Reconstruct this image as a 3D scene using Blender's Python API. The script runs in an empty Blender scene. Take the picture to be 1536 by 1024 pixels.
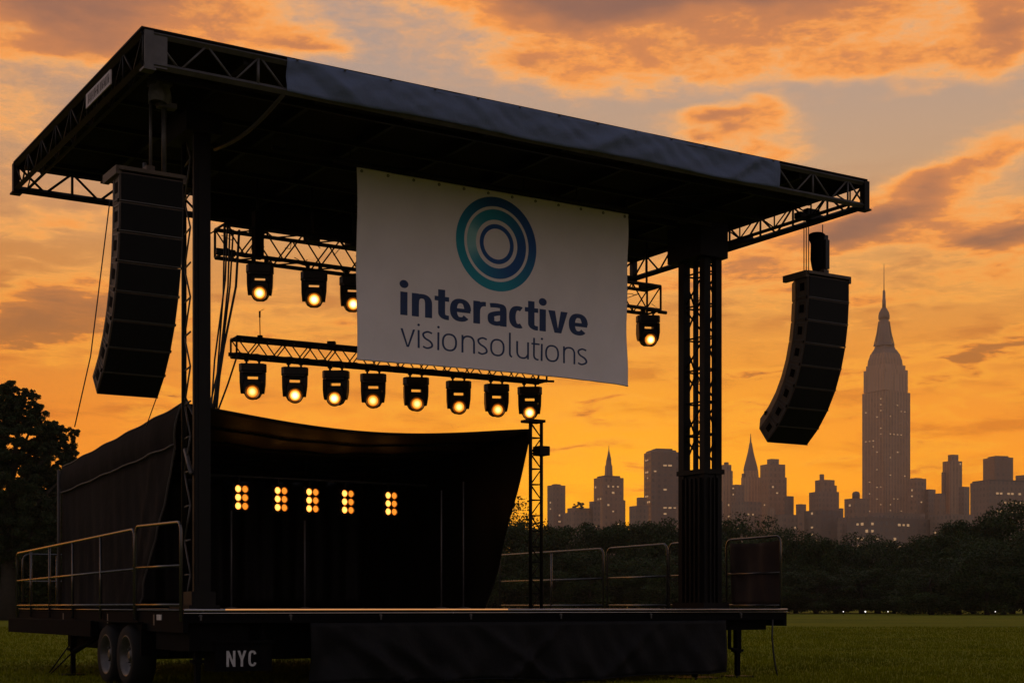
import bpy, math, random
import numpy as np
from mathutils import Vector, Matrix, noise as mn
R = math.radians
random.seed(7); rng = np.random.default_rng(7)
SC = bpy.context.scene; COL = SC.collection

# ------------------------------------------------------------------ camera
EYE = 1.10; F = 2217.0; HOR = 909.5
cd = bpy.data.cameras.new('camera'); cam = bpy.data.objects.new('camera', cd); COL.objects.link(cam)
cam.location = (0, 0, EYE); cam.rotation_euler = (R(90), 0, 0)
cd.sensor_width = 36; cd.lens = F / 1536 * 36; cd.shift_y = (HOR - 512) / 1536
cd.clip_start = 0.1; cd.clip_end = 9000
SC.camera = cam
SC.view_settings.view_transform = 'Standard'; SC.view_settings.look = 'None'
SC.view_settings.gamma = 1.0; SC.view_settings.exposure = 0.0
SC.render.resolution_x = 1024; SC.render.resolution_y = 682
SC.cycles.max_bounces = 8; SC.cycles.volume_bounces = 1; SC.cycles.use_denoising = True

def lin(r, g, b):
    f = lambda c: (c/255/12.92) if c/255 <= .04045 else ((c/255+.055)/1.055)**2.4
    return (f(r), f(g), f(b), 1.0)

# ------------------------------------------------------------------ world
class G:
    """small helper to write node maths"""
    def __init__(s, nt): s.nt = nt
    def n(s, t, **k):
        n = s.nt.nodes.new(t)
        for a, b in k.items(): setattr(n, a, b)
        return n
    def put(s, sock, v):
        if isinstance(v, bpy.types.NodeSocket): s.nt.links.new(v, sock)
        else: sock.default_value = v
    def m(s, op, a, b=0.0, c=0.0, clamp=False):
        n = s.n('ShaderNodeMath', operation=op, use_clamp=clamp)
        s.put(n.inputs[0], a); s.put(n.inputs[1], b); s.put(n.inputs[2], c)
        return n.outputs[0]
    def xyz(s, x, y, z):
        n = s.n('ShaderNodeCombineXYZ')
        for i, v in enumerate((x, y, z)): s.put(n.inputs[i], v)
        return n.outputs[0]
    def sep(s, v):
        n = s.n('ShaderNodeSeparateXYZ'); s.put(n.inputs[0], v); return n.outputs
    def noise(s, v, scale, detail=4, rough=.5, dist=0.0):
        n = s.n('ShaderNodeTexNoise'); s.put(n.inputs['Vector'], v)
        n.inputs['Scale'].default_value = scale; n.inputs['Detail'].default_value = detail
        n.inputs['Roughness'].default_value = rough; n.inputs['Distortion'].default_value = dist
        return n.outputs['Fac']
    def ramp(s, v, stops, interp='LINEAR'):
        n = s.n('ShaderNodeValToRGB'); n.color_ramp.interpolation = interp
        e = n.color_ramp.elements
        while len(e) < len(stops): e.new(0.5)
        for q, (p, c) in zip(e, stops):
            q.position = p; q.color = c if len(c) == 4 else (*c, 1)
        s.put(n.inputs[0], v); return n.outputs[0]
    def mix(s, f, a, b, blend='MIX'):
        n = s.n('ShaderNodeMix', data_type='RGBA', blend_type=blend)
        s.put(n.inputs[0], f); s.put(n.inputs[6], a); s.put(n.inputs[7], b); return n.outputs[2]
    def smooth(s, v, lo, hi):
        n = s.n('ShaderNodeMapRange', interpolation_type='SMOOTHSTEP'); s.put(n.inputs[0], v)
        n.inputs[1].default_value = lo; n.inputs[2].default_value = hi; return n.outputs[0]

SUN_AZ = math.atan2(905-768, F); SUN_EL = R(2.0)
world = bpy.data.worlds.new('World'); SC.world = world; world.use_nodes = True
g = G(world.node_tree); bgn = world.node_tree.nodes['Background']
tc = g.n('ShaderNodeTexCoord').outputs['Generated']
X, Y, Z = g.sep(tc)
az = g.m('ARCTAN2', X, Y); el = g.m('ARCSINE', Z)
dv = g.xyz(g.m('MULTIPLY', az, 1.0), g.m('MULTIPLY', el, 2.6), 0.0)
w1 = g.m('SUBTRACT', g.noise(dv, 9, 3, .55), .5)
w2 = g.m('SUBTRACT', g.noise(g.xyz(g.m('ADD', az, 7.3), g.m('MULTIPLY', el, 2.6), 3.1), 10, 3, .55), .5)
azw = g.m('ADD', az, g.m('MULTIPLY', w1, .10)); elw = g.m('ADD', el, g.m('MULTIPLY', w2, .055))
def aec(px, py):
    return math.atan((px-768)/F), math.atan((HOR-py)/math.hypot(F, px-768))
def blob(px, py, rx, ry, wt, tilt=0.0):
    a0, e0 = aec(px, py); k = 1/F
    dx = g.m('SUBTRACT', azw, a0); dy = g.m('SUBTRACT', elw, e0)
    if tilt: dy = g.m('SUBTRACT', dy, g.m('MULTIPLY', dx, tilt))
    q = g.m('ADD', g.m('POWER', g.m('ABSOLUTE', g.m('DIVIDE', dx, rx*k)), 2.0), g.m('POWER', g.m('ABSOLUTE', g.m('DIVIDE', dy, ry*k)), 2.0))
    return g.m('MULTIPLY', g.m('EXPONENT', g.m('MULTIPLY', q, -1.0)), wt)
BL = [  # px, py, radius x, radius y, weight, tilt
 (1130, -35, 430, 78, 1.6, 0), (800, 5, 170, 40, .5, 0), (1070, 96, 400, 46, .66, 0),
 (760, 88, 90, 22, .5, -.12), (1400, 95, 130, 26, .5, 0), (1500, 30, 60, 45, .7, 0),
 (90, -15, 230, 72, 1.45, 0), (90, 78, 170, 36, .6, 0), (20, 165, 100, 40, .6, 0), (330, 20, 120, 50, .5, 0),
 (466, 62, 56, 22, .75, 0), (1140, 212, 85, 20, .75, -.05), (1075, 188, 60, 16, .55, .1), (1040, 185, 75, 16, .5, 0),
 (1420, 270, 170, 36, .95, .35), (1500, 350, 120, 34, 1.25, .1), (1330, 330, 110, 26, .7, .2),
 (1480, 530, 120, 18, .75, .25), (1400, 440, 180, 20, .45, 0),
 (50, 455, 120, 34, .95, 0), (20, 500, 110, 22, .9, 0), (70, 330, 150, 26, .7, 0), (30, 255, 60, 30, .4, 0), (60, 545, 160, 14, .45, 0),
 (430, 330, 260, 26, .5, 0), (1150, 410, 130, 26, .7, 0), (980, 400, 140, 20, .5, 0), (1250, 360, 120, 18, .5, 0),
 (400, 480, 220, 18, .4, 0), (930, 480, 120, 16, .4, 0), (1120, 560, 200, 14, .3, 0), (450, 590, 250, 12, .3, 0),
 (870, 625, 110, 12, .5, .06), (900, 690, 120, 10, .3, 0), (560, 640, 160, 12, .25, 0)]
tot = None
for b in BL:
    v = blob(*b); tot = v if tot is None else g.m('ADD', tot, v)
front = g.smooth(Y, .30, .86)
back_cl = g.m('MULTIPLY', g.m('SUBTRACT', 1.0, front), .35)
tot = g.m('ADD', tot, back_cl)
det = g.noise(g.xyz(g.m('ADD', az, g.m('MULTIPLY', w2, .05)), g.m('MULTIPLY', el, 2.6), 1.7), 15, 12, .70, .25)
fine = g.noise(g.xyz(az, g.m('MULTIPLY', el, 2.6), 4.7), 60, 8, .65, .15)
strk = g.noise(g.xyz(g.m('MULTIPLY', az, .55), g.m('ADD', g.m('MULTIPLY', el, 3.4), g.m('MULTIPLY', w1, .12)), 9.1), 24, 7, .62, .1)
low_w = g.smooth(el, R(17), R(9))
tot = g.m('ADD', tot, g.m('MULTIPLY', g.m('MULTIPLY', g.m('SUBTRACT', strk, .45), low_w), 3.2))
dd = g.m('ADD', g.m('MULTIPLY', g.m('SUBTRACT', det, .5), 2.2), g.m('MULTIPLY', g.m('SUBTRACT', fine, .5), 1.1))
amp = g.m('ADD', .34, g.m('MULTIPLY', g.m('MAXIMUM', tot, 0.0), .40))
dens = g.m('ADD', tot, g.m('MULTIPLY', dd, amp))
alpha = g.smooth(dens, .08, .85)
eld = g.m('DIVIDE', g.m('MULTIPLY', el, 180/math.pi), 90.0)
E_ = lambda d: max(0, d)/90
base = g.ramp(eld, [(0, lin(238, 140, 48)), (E_(4), lin(250, 156, 40)), (E_(7), lin(243, 148, 50)), (E_(10), lin(228, 146, 66)),
                    (E_(13), lin(214, 150, 88)), (E_(16.5), lin(196, 158, 124)), (E_(20), lin(176, 152, 138)), (E_(24), lin(152, 140, 140)),
                    (E_(40), lin(112, 116, 130)), (1, lin(84, 92, 112))])
glow = g.m('EXPONENT', g.m('MULTIPLY', g.m('ADD', g.m('POWER', g.m('ABSOLUTE', g.m('DIVIDE', g.m('SUBTRACT', az, SUN_AZ), .13)), 2.0),
           g.m('POWER', g.m('ABSOLUTE', g.m('DIVIDE', g.m('SUBTRACT', el, .085), .07)), 2.0)), -1.0))
base = g.mix(g.m('MULTIPLY', glow, .75), base, lin(255, 178, 34))
left = g.smooth(az, -.12, -.40)
base = g.mix(g.m('MULTIPLY', left, .6), base, g.mix(1.0, base, lin(232, 205, 190), 'MULTIPLY'))
thin_hi = lin(255, 176, 96); thick = lin(138, 98, 84)
chi = g.ramp(dens, [(.12, lin(236, 170, 112)), (.55, thin_hi), (.82, lin(248, 156, 74)), (1.15, lin(222, 138, 78))])
cthick = g.smooth(g.m('ADD', tot, g.m('MULTIPLY', dd, .24)), .68, 1.6)
cthick = g.m('MULTIPLY', cthick, g.smooth(el, R(7.5), R(11)))
ccol = g.mix(cthick, chi, thick)
clow = g.ramp(dens, [(.12, lin(250, 165, 60)), (.5, lin(250, 168, 58)), (.85, lin(216, 126, 50)), (1.1, lin(168, 100, 52))])
hfac = g.smooth(el, R(7), R(15))
ccol = g.mix(hfac, clow, ccol)
dusk = g.noise(g.xyz(g.m('ADD', g.m('MULTIPLY', az, .8), 3.0), g.m('ADD', g.m('MULTIPLY', el, 4.2), g.m('MULTIPLY', w2, .10)), 2.2), 17, 7, .6, .1)
dk_ = g.m('MULTIPLY', g.m('MULTIPLY', g.smooth(dusk, .46, .68), g.smooth(el, R(18), R(11))), g.smooth(el, R(2), R(6)))
base = g.mix(g.m('MULTIPLY', dk_, .75), base, g.mix(1.0, base, lin(216, 196, 205), 'MULTIPLY'))
sky = g.mix(alpha, base, ccol)
backc = g.ramp(eld, [(0, lin(157, 141, 142)), (.15, lin(157, 145, 148)), (.45, lin(128, 124, 134)), (1, lin(92, 98, 116))])
sky = g.mix(front, backc, sky)
nish = g.n('ShaderNodeTexSky', sky_type='NISHITA'); nish.sun_disc = False
nish.sun_elevation = SUN_EL; nish.sun_rotation = SUN_AZ
sky = g.mix(1.0, sky, g.mix(1.0, nish.outputs[0], (.004, .004, .004, 1), 'MULTIPLY'), 'ADD')
lowb = g.m('EXPONENT', g.m('MULTIPLY', g.m('ABSOLUTE', el), -1/.20))
lowb = g.m('MULTIPLY', g.m('MULTIPLY', lowb, front), g.smooth(el, R(17), R(8)))
sky = g.mix(lowb, sky, g.mix(1.0, sky, (1.18, 1.10, .12, 1), 'MULTIPLY'))
g.put(bgn.inputs['Color'], sky); bgn.inputs['Strength'].default_value = 1.08
world.cycles.sampling_method = 'MANUAL'; world.cycles.sample_map_resolution = 1024

sl = bpy.data.lights.new('sun', 'SUN'); sl.energy = 2.0; sl.angle = R(.5); sl.color = (1, .52, .2)
sun = bpy.data.objects.new('sun', sl); COL.objects.link(sun)
sd = Vector((math.sin(SUN_AZ)*math.cos(SUN_EL), math.cos(SUN_AZ)*math.cos(SUN_EL), math.sin(SUN_EL)))
sun.rotation_euler = (-sd).to_track_quat('-Z', 'Y').to_euler()

# ------------------------------------------------------------------ materials
def mat(name, col, rough=.6, metal=0.0, var=.25, scale=6.0, bump=0.0, bscale=40.0, spec=.5, emit=None, es=1.0, coord='Object'):
    m = bpy.data.materials.new(name); m.use_nodes = True
    h = G(m.node_tree); b = m.node_tree.nodes['Principled BSDF']
    t = h.n('ShaderNodeTexCoord').outputs[coord]
    n = h.noise(t, scale, 6, .6)
    c = (*col[:3], 1)
    dk = tuple(x*(1-var) for x in c[:3])+(1,); lt = tuple(min(1, x*(1+var)) for x in c[:3])+(1,)
    h.put(b.inputs['Base Color'], h.ramp(n, [(.3, dk), (.7, lt)]))
    h.put(b.inputs['Roughness'], h.m('ADD', rough-.08, h.m('MULTIPLY', n, .16)))
    b.inputs['Metallic'].default_value = metal; b.inputs['Specular IOR Level'].default_value = spec
    if bump:
        bn = h.n('ShaderNodeBump'); bn.inputs['Strength'].default_value = bump
        h.put(bn.inputs['Height'], h.noise(t, bscale, 5, .6)); bn.inputs['Distance'].default_value = .02
        h.put(b.inputs['Normal'], bn.outputs[0])
    if emit:
        b.inputs['Emission Color'].default_value = (*emit[:3], 1); b.inputs['Emission Strength'].default_value = es
    return m
M = {}
M['steel_dark'] = mat('dark_steel', (.0065, .0055, .005), .55, .15, spec=.2)
M['truss_grey'] = mat('grey_truss_aluminium', (.09, .082, .08), .5, .4)
M['black'] = mat('black_paint', (.004, .0037, .004), .8, spec=.05)
M['rail'] = mat('rail_steel', (.10, .095, .09), .24, .7, .2)
M['nosing'] = mat('nosing_aluminium', (.42, .40, .40), .25, .9, .15, 3)
M['skin'] = mat('roof_skin', (.0075, .006, .0055), .7, 0, .3, 2, .3, 8, spec=.1)
M['deck'] = mat('deck_board', (.02, .017, .016), .45, 0, .35, 4, .2, 30)
M['tarp'] = mat('tarp_fabric', (.019, .0155, .0145), .85, 0, .3, 1.6, .5, 9, spec=.06)
M['tarp_hem'] = mat('tarp_hem', (.06, .05, .045), .6, 0, .3, 4)
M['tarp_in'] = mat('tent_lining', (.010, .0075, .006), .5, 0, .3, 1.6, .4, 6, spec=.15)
M['canopy'] = mat('canopy_lining', (.042, .026, .016), .5, 0, .3, 1.6, .4, 6, spec=.3)  # same lining, colour raised and browned to carry the lamps' glow
M['skirt'] = mat('skirt_fabric', (.007, .0072, .0082), .6, 0, .25, 2, .5, 10, spec=.12)
M['fascia'] = mat('fascia_fabric', (.098, .134, .225), .75, 0, .07, 3, .4, 14)
M['banner'] = mat('banner_vinyl', (.88, .815, .83), .75, 0, .04, 2, .12, 20)
M['navy'] = mat('navy_ink', (.006, .032, .125), .6, 0, .1)
M['speaker'] = mat('speaker_paint', (.012, .012, .012), .6, 0, .2, 12, .3, 160)
M['grille'] = mat('speaker_grille', (.006, .006, .006), .6, 0, .2, 12, .5, 220, spec=.15)
M['spk_side'] = mat('speaker_side_paint', (.090, .066, .050), .55, 0, .3, 9, .3, 120, spec=.25)
M['tyre'] = mat('tyre_rubber', (.008, .008, .008), .8, 0, .2, 10, spec=.2)
M['rim'] = mat('wheel_rim', (.065, .062, .062), .35, .6, .3, 8)
M['rubber'] = mat('cable_rubber', (.012, .012, .012), .6)
M['letter'] = mat('stencil_paint', (.42, .41, .42), .8, 0, .25, 30)
M['sign'] = mat('sign_plate', (.52, .44, .44), .6, 0, .2, 20)
M['reflector'] = mat('white_tag', (.5, .5, .5), .5)
M['cover'] = mat('rain_cover', (.17, .16, .16), .7, 0, .3, 9, .8, 14)
M['brown_fabric'] = mat('brown_mesh_fabric', (.028, .015, .011), .8, 0, .35, 5, .5, 7)
M['grass'] = mat('grass_blade', (.150, .155, .003), .9, 0, .35, .5, spec=.03)
M['bark'] = mat('bark', (.035, .028, .020), .9, 0, .3, 3, .8, 12)
M['stone_cap'] = mat('roof_stone', (.17, .13, .11), .8, 0, .2, .03)
M['spire'] = mat('spire_metal', (.20, .15, .125), .5, .3, .2, .05)
M['housing'] = mat('lamp_housing', (.014, .010, .008), .45, 0, .2, 20, spec=.25)
M['bowl'] = mat('lamp_reflector_bowl', (.75, .42, .12), .3, .9, .1)

def lens_mat(name, core, edge, es, r):
    """lamp glass: hotter in the middle, as a lamp behind a lens is"""
    m = bpy.data.materials.new(name); m.use_nodes = True
    h = G(m.node_tree); b = m.node_tree.nodes['Principled BSDF']
    t = h.n('ShaderNodeTexCoord').outputs['Object']
    ln = h.n('ShaderNodeVectorMath', operation='LENGTH'); h.put(ln.inputs[0], t)
    d = h.m('DIVIDE', ln.outputs['Value'], r)
    h.put(b.inputs['Emission Color'], h.ramp(d, [(0, core), (.30, core), (.85, edge), (1, tuple(v*.8 for v in edge))]))
    h.put(b.inputs['Emission Strength'], h.m('MULTIPLY', h.m('SUBTRACT', 1.15, h.m('MULTIPLY', d, .62)), es))
    b.inputs['Base Color'].default_value = (.05, .03, .02, 1); b.inputs['Roughness'].default_value = .2
    return m
M['lens'] = lens_mat('spot_lens', (1, .66, .20, 1), (1, .30, .02, 1), 2.3, .074)
M['lens_hot'] = lens_mat('spot_lens_bright', (1, .84, .45, 1), (1, .34, .03, 1), 3.0, .074)
M['blind'] = lens_mat('lamp_glass', (1, .66, .20, 1), (1, .26, .01, 1), 3.4, .066)
M['blind_dim'] = lens_mat('amber_lamp_glass', (1, .42, .05, 1), (1, .22, .01, 1), 1.5, .066)
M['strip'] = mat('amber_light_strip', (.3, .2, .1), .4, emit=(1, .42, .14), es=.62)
M['window_lit'] = mat('lit_window', (.3, .2, .1), .4, emit=(1, .58, .28), es=.36)
M['tiny_light'] = mat('path_light_glass', (.6, .6, .6), .4, emit=(1, .95, .9), es=1.4)

def leafmat(name, c1, c2):
    m = bpy.data.materials.new(name); m.use_nodes = True
    h = G(m.node_tree); b = m.node_tree.nodes['Principled BSDF']
    t = h.n('ShaderNodeTexCoord').outputs['Object']
    inf = h.n('ShaderNodeNewGeometry').outputs['Random Per Island']
    f = h.m('ADD', h.m('MULTIPLY', h.noise(t, .35, 4, .6), .65), h.m('MULTIPLY', inf, .35))
    h.put(b.inputs['Base Color'], h.ramp(f, [(.3, c1), (.72, c2)]))
    b.inputs['Roughness'].default_value = .65; b.inputs['Specular IOR Level'].default_value = .25
    return m
M['leaf_near'] = leafmat('dark_leaves', (.008, .018, .005, 1), (.034, .050, .012, 1))
M['leaf_far'] = leafmat('wood_leaves', (.007, .018, .004, 1), (.046, .074, .012, 1))
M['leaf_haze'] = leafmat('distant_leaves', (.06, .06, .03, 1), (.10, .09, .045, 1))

def facade(name, c, wc, sx, sz, vert=.0):
    """stone wall with a window grid pattern, in metres"""
    m = bpy.data.materials.new(name); m.use_nodes = True
    h = G(m.node_tree); b = m.node_tree.nodes['Principled BSDF']
    t = h.n('ShaderNodeTexCoord').outputs['Object']; x, y, z = h.sep(t)
    nrm = h.n('ShaderNodeTexCoord').outputs['Normal']; nx, ny, nz = h.sep(nrm)
    side = h.m('GREATER_THAN', h.m('ABSOLUTE', nx), .5)
    u = h.m('ADD', h.m('MULTIPLY', x, h.m('SUBTRACT', 1.0, side)), h.m('MULTIPLY', y, side))
    fu = h.m('FRACT', h.m('DIVIDE', h.m('ADD', u, 500), sx)); fz = h.m('FRACT', h.m('DIVIDE', z, sz))
    wu = h.m('MULTIPLY', h.m('GREATER_THAN', fu, .30), h.m('LESS_THAN', fu, .72))
    wz = h.m('MULTIPLY', h.m('GREATER_THAN', fz, .28+.0), h.m('LESS_THAN', fz, .80))
    win = h.m('MULTIPLY', wu, h.m('MAXIMUM', wz, vert))
    vs = h.n('ShaderNodeTexWhiteNoise', noise_dimensions='3D')
    h.put(vs.inputs['Vector'], h.xyz(h.m('FLOOR', h.m('DIVIDE', h.m('ADD', u, 500), sx)), h.m('FLOOR', h.m('DIVIDE', z, sz)), side))
    vary = h.m('ADD', .55, h.m('MULTIPLY', vs.outputs['Value'], .9))
    grime = h.noise(h.xyz(h.m('MULTIPLY', x, 1.0), h.m('MULTIPLY', y, 1.0), h.m('MULTIPLY', z, .25)), .05, 6, .7)
    wall = h.mix(grime, tuple(v*.55 for v in c[:3])+(1,), tuple(v*1.4 for v in c[:3])+(1,))
    wcol = h.mix(vary, tuple(v*.5 for v in wc[:3])+(1,), tuple(v*1.5 for v in wc[:3])+(1,))
    h.put(b.inputs['Base Color'], h.mix(win, wall, wcol))
    h.put(b.inputs['Roughness'], h.m('SUBTRACT', .8, h.m('MULTIPLY', win, .5)))
    return m
M['f_brown'] = facade('brown_stone_facade', (.34, .215, .15), (.16, .105, .08), 6.5, 7.5)
M['f_grey'] = facade('grey_stone_facade', (.29, .20, .155), (.13, .095, .08), 5.5, 6.5)
M['f_strip'] = facade('ribbed_stone_facade', (.42, .26, .165), (.19, .12, .085), 5.2, 7.5, .75)
M['f_glass'] = facade('glass_facade', (.21, .15, .125), (.11, .085, .075), 8, 7.0)

# ------------------------------------------------------------------ mesh builder
class MB:
    def __init__(s): s.v = []; s.f = []; s.sm = []
    def add(s, vs, fs, smooth=False):
        o = len(s.v); s.v += [tuple(p) for p in vs]; s.f += [tuple(i+o for i in f) for f in fs]; s.sm += [smooth]*len(fs); return s
    def box(s, x0, x1, y0, y1, z0, z1, T=None):
        vs = [Vector((x, y, z)) for z in (z0, z1) for y in (y0, y1) for x in (x0, x1)]
        if T: vs = [T(p) for p in vs]
        return s.add(vs, [(0, 2, 3, 1), (4, 5, 7, 6), (0, 1, 5, 4), (2, 6, 7, 3), (1, 3, 7, 5), (0, 4, 6, 2)])
    def tube(s, pts, r, n=6, smooth=True, cap=True):
        pts = [Vector(p) for p in pts]; rs = r if isinstance(r, (list, tuple)) else [r]*len(pts)
        vs = []; a = None
        for i, p in enumerate(pts):
            t = (pts[min(i+1, len(pts)-1)]-pts[max(i-1, 0)]).normalized()
            if a is None: a = t.cross(Vector((0, 0, 1)) if abs(t.z) < .9 else Vector((1, 0, 0))).normalized()
            else: a = (a - t*a.dot(t)).normalized()
            b = t.cross(a)
            vs += [p + (a*math.cos(2*math.pi*k/n)+b*math.sin(2*math.pi*k/n))*rs[i] for k in range(n)]
        fs = [(i*n+k, i*n+(k+1) % n, (i+1)*n+(k+1) % n, (i+1)*n+k) for i in range(len(pts)-1) for k in range(n)]
        if cap: fs += [tuple(range(n))[::-1], tuple((len(pts)-1)*n+k for k in range(n))]
        return s.add(vs, fs, smooth)
    def bar(s, p, q, w, h=None):
        """square bar"""
        return s.tube([p, q], (w*.7071), 4, False)
    def lathe(s, prof, n=20, T=None, smooth=True, a0=math.pi/4, cap=True):
        vs = [Vector((r*math.cos(a0+2*math.pi*k/n), r*math.sin(a0+2*math.pi*k/n), z)) for (r, z) in prof for k in range(n)]
        if T: vs = [T(p) for p in vs]
        fs = [(i*n+k, i*n+(k+1) % n, (i+1)*n+(k+1) % n, (i+1)*n+k) for i in range(len(prof)-1) for k in range(n)]
        if cap and prof[0][0] > 1e-6: fs.append(tuple(range(n))[::-1])
        if cap and prof[-1][0] > 1e-6: fs.append(tuple((len(prof)-1)*n+k for k in range(n)))
        return s.add(vs, fs, smooth)
    def grid(s, nu, nv, fn, th=0.0, smooth=True):
        P = [[Vector(fn(i/nu, j/nv)) for i in range(nu+1)] for j in range(nv+1)]
        vs = [p for r in P for p in r]; w = nu+1
        fs = [(j*w+i, j*w+i+1, (j+1)*w+i+1, (j+1)*w+i) for j in range(nv) for i in range(nu)]
        if th:
            N = len(vs); e1 = P[0][-1]-P[0][0]; e2 = P[-1][0]-P[0][0]; nn = e1.cross(e2).normalized()*th
            vs = vs + [p-nn for p in vs]
            fs = fs + [tuple(k+N for k in f[::-1]) for f in fs]
            rim = [i for i in range(w)] + [j*w+nu for j in range(1, nv+1)] + [nv*w+i for i in range(nu-1, -1, -1)] + [j*w for j in range(nv-1, 0, -1)]
            fs += [(rim[k], rim[k]+N, rim[(k+1) % len(rim)]+N, rim[(k+1) % len(rim)]) for k in range(len(rim))]
        return s.add(vs, fs, smooth)
    def prism(s, poly, z0, z1, T=None):
        n = len(poly); vs = [Vector((x, y, z)) for z in (z0, z1) for x, y in poly]
        if T: vs = [T(p) for p in vs]
        return s.add(vs, [tuple(range(n))[::-1], tuple(range(n, 2*n))] + [(k, (k+1) % n, n+(k+1) % n, n+k) for k in range(n)])
    def build(s, name, m, parent=None, loc=(0, 0, 0)):
        base = Vector(parent['_b']) if parent is not None and '_b' in parent else Vector(loc)
        me = bpy.data.meshes.new(name); me.from_pydata([tuple(Vector(p)-base) for p in s.v], [], s.f)
        me.polygons.foreach_set('use_smooth', s.sm); me.materials.append(M[m] if isinstance(m, str) else m); me.update()
        o = bpy.data.objects.new(name, me); COL.objects.link(o)
        if parent is not None:
            o.parent = parent
            if '_b' not in parent: pass
        else: o.location = base
        o['_b'] = tuple(base)
        return o

def tag(o, label=None, cat=None, group=None, kind=None):
    if label: o['label'] = label
    if cat: o['category'] = cat
    if group: o['group'] = group
    if kind: o['kind'] = kind
    return o
def thing(name, loc, label, cat, group=None, kind=None):
    o = bpy.data.objects.new(name, None); COL.objects.link(o); o.location = loc; o['_b'] = tuple(loc)
    o.empty_display_size = .2
    return tag(o, label, cat, group, kind)
def dup(root, M4, label=None):
    """copy of a thing with its parts and their sub-parts"""
    def cp(o, par):
        c = o.copy(); COL.objects.link(c); c.parent = par
        if par is not None: c.matrix_parent_inverse = o.matrix_parent_inverse.copy()
        for ch in o.children: cp(ch, c)
        return c
    r = cp(root, None); r.matrix_world = M4
    if label: r['label'] = label
    return r

# ------------------------------------------------------------------ stage coordinates: u along the front, v to the back
U = Vector((.8493, .5280, 0)); V = Vector((-.5280, .8493, 0)); C0 = Vector((-4.04, 16.2, 0)); ANG = math.atan2(.5280, .8493)
def S(u, v, z=0.0): return C0 + U*u + V*v + Vector((0, 0, z))
ST = lambda p: S(p[0], p[1], p[2])
def uat(px, v):
    r = (px-768)/F
    return (r*(C0.y+V.y*v) - C0.x - V.x*v) / (U.x - r*U.y)
def zat(py, p): return EYE + (HOR-py)*p.y/F
def pv(px, py, v):
    u = uat(px, v); p = S(u, v); return u, zat(py, p)
SM = Matrix.Rotation(ANG, 4, 'Z')
def at(u, v, z, yaw=0.0): return Matrix.Translation(S(u, v, z)) @ Matrix.Rotation(ANG+yaw, 4, 'Z')

# ------------------------------------------------------------------ ground
gm = bpy.data.materials.new('lawn'); gm.use_nodes = True
h = G(gm.node_tree); b = gm.node_tree.nodes['Principled BSDF']
t = h.n('ShaderNodeTexCoord').outputs['Object']
n1 = h.noise(t, .06, 5, .6); n2 = h.noise(t, .9, 8, .7); n3 = h.noise(t, 14, 4, .6)
f = h.m('ADD', h.m('MULTIPLY', n1, .5), h.m('ADD', h.m('MULTIPLY', n2, .3), h.m('MULTIPLY', n3, .2)))
h.put(b.inputs['Base Color'], h.ramp(f, [(.38, (.100, .118, .003, 1)), (.5, (.155, .165, .003, 1)), (.62, (.205, .190, .004, 1))]))
b.inputs['Roughness'].default_value = 1.0; b.inputs['Specular IOR Level'].default_value = .1
bn = h.n('ShaderNodeBump'); bn.inputs['Strength'].default_value = .8; bn.inputs['Distance'].default_value = .08
h.put(bn.inputs['Height'], h.m('ADD', n2, h.m('MULTIPLY', n3, .5))); h.put(b.inputs['Normal'], bn.outputs[0])
q = MB(); q.grid(30, 30, lambda a, c: (-2340+4680*a, -2340+4680*c, 0)); tag(q.build('lawn_ground', gm), kind='structure')

# grass blades over the nearest lawn the photo shows
def raw_mesh(name, verts, faces_n, m, parent=None, loc=(0, 0, 0)):
    """verts: (n, k, 3) array, each row one k-gon leaf"""
    n, k, _ = verts.shape
    me = bpy.data.meshes.new(name)
    me.vertices.add(n*k); me.vertices.foreach_set('co', verts.reshape(-1).astype(np.float32))
    me.loops.add(n*k); me.loops.foreach_set('vertex_index', np.arange(n*k, dtype=np.int32))
    me.polygons.add(n); me.polygons.foreach_set('loop_start', np.arange(0, n*k, k, dtype=np.int32))
    me.polygons.foreach_set('loop_total', np.full(n, k, dtype=np.int32))
    me.materials.append(M[m]); me.update(calc_edges=True); me.validate()
    o = bpy.data.objects.new(name, me); COL.objects.link(o); o.location = loc
    if parent is not None: o.parent = parent
    return o
NB = 110000
dist = 20.5*np.exp(rng.random(NB)*np.log(80/20.5)); tx = -.36+.73*rng.random(NB)
gx = dist*tx; gy = dist; a = rng.random(NB)*math.pi
patch = .6+.5*np.sin(gx*.7+np.sin(gy*.5)*2)*np.sin(gy*.35+1)
ht = (.025+.035*rng.random(NB))*(.6+.5*patch)*(1+dist/90); wd = .006+.006*rng.random(NB)*(dist/20)
P = np.stack([gx, gy, np.zeros(NB)], 1); d = np.stack([np.cos(a), np.sin(a), np.zeros(NB)], 1)*wd[:, None]
tip = P + np.stack([(rng.random(NB)-.5)*.04, (rng.random(NB)-.5)*.04, ht], 1)
tag(raw_mesh('grass', np.stack([P-d, P+d, tip], 1), 3, 'grass'), 'short olive grass on the lawn round the stage', 'grass', kind='stuff')

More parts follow.
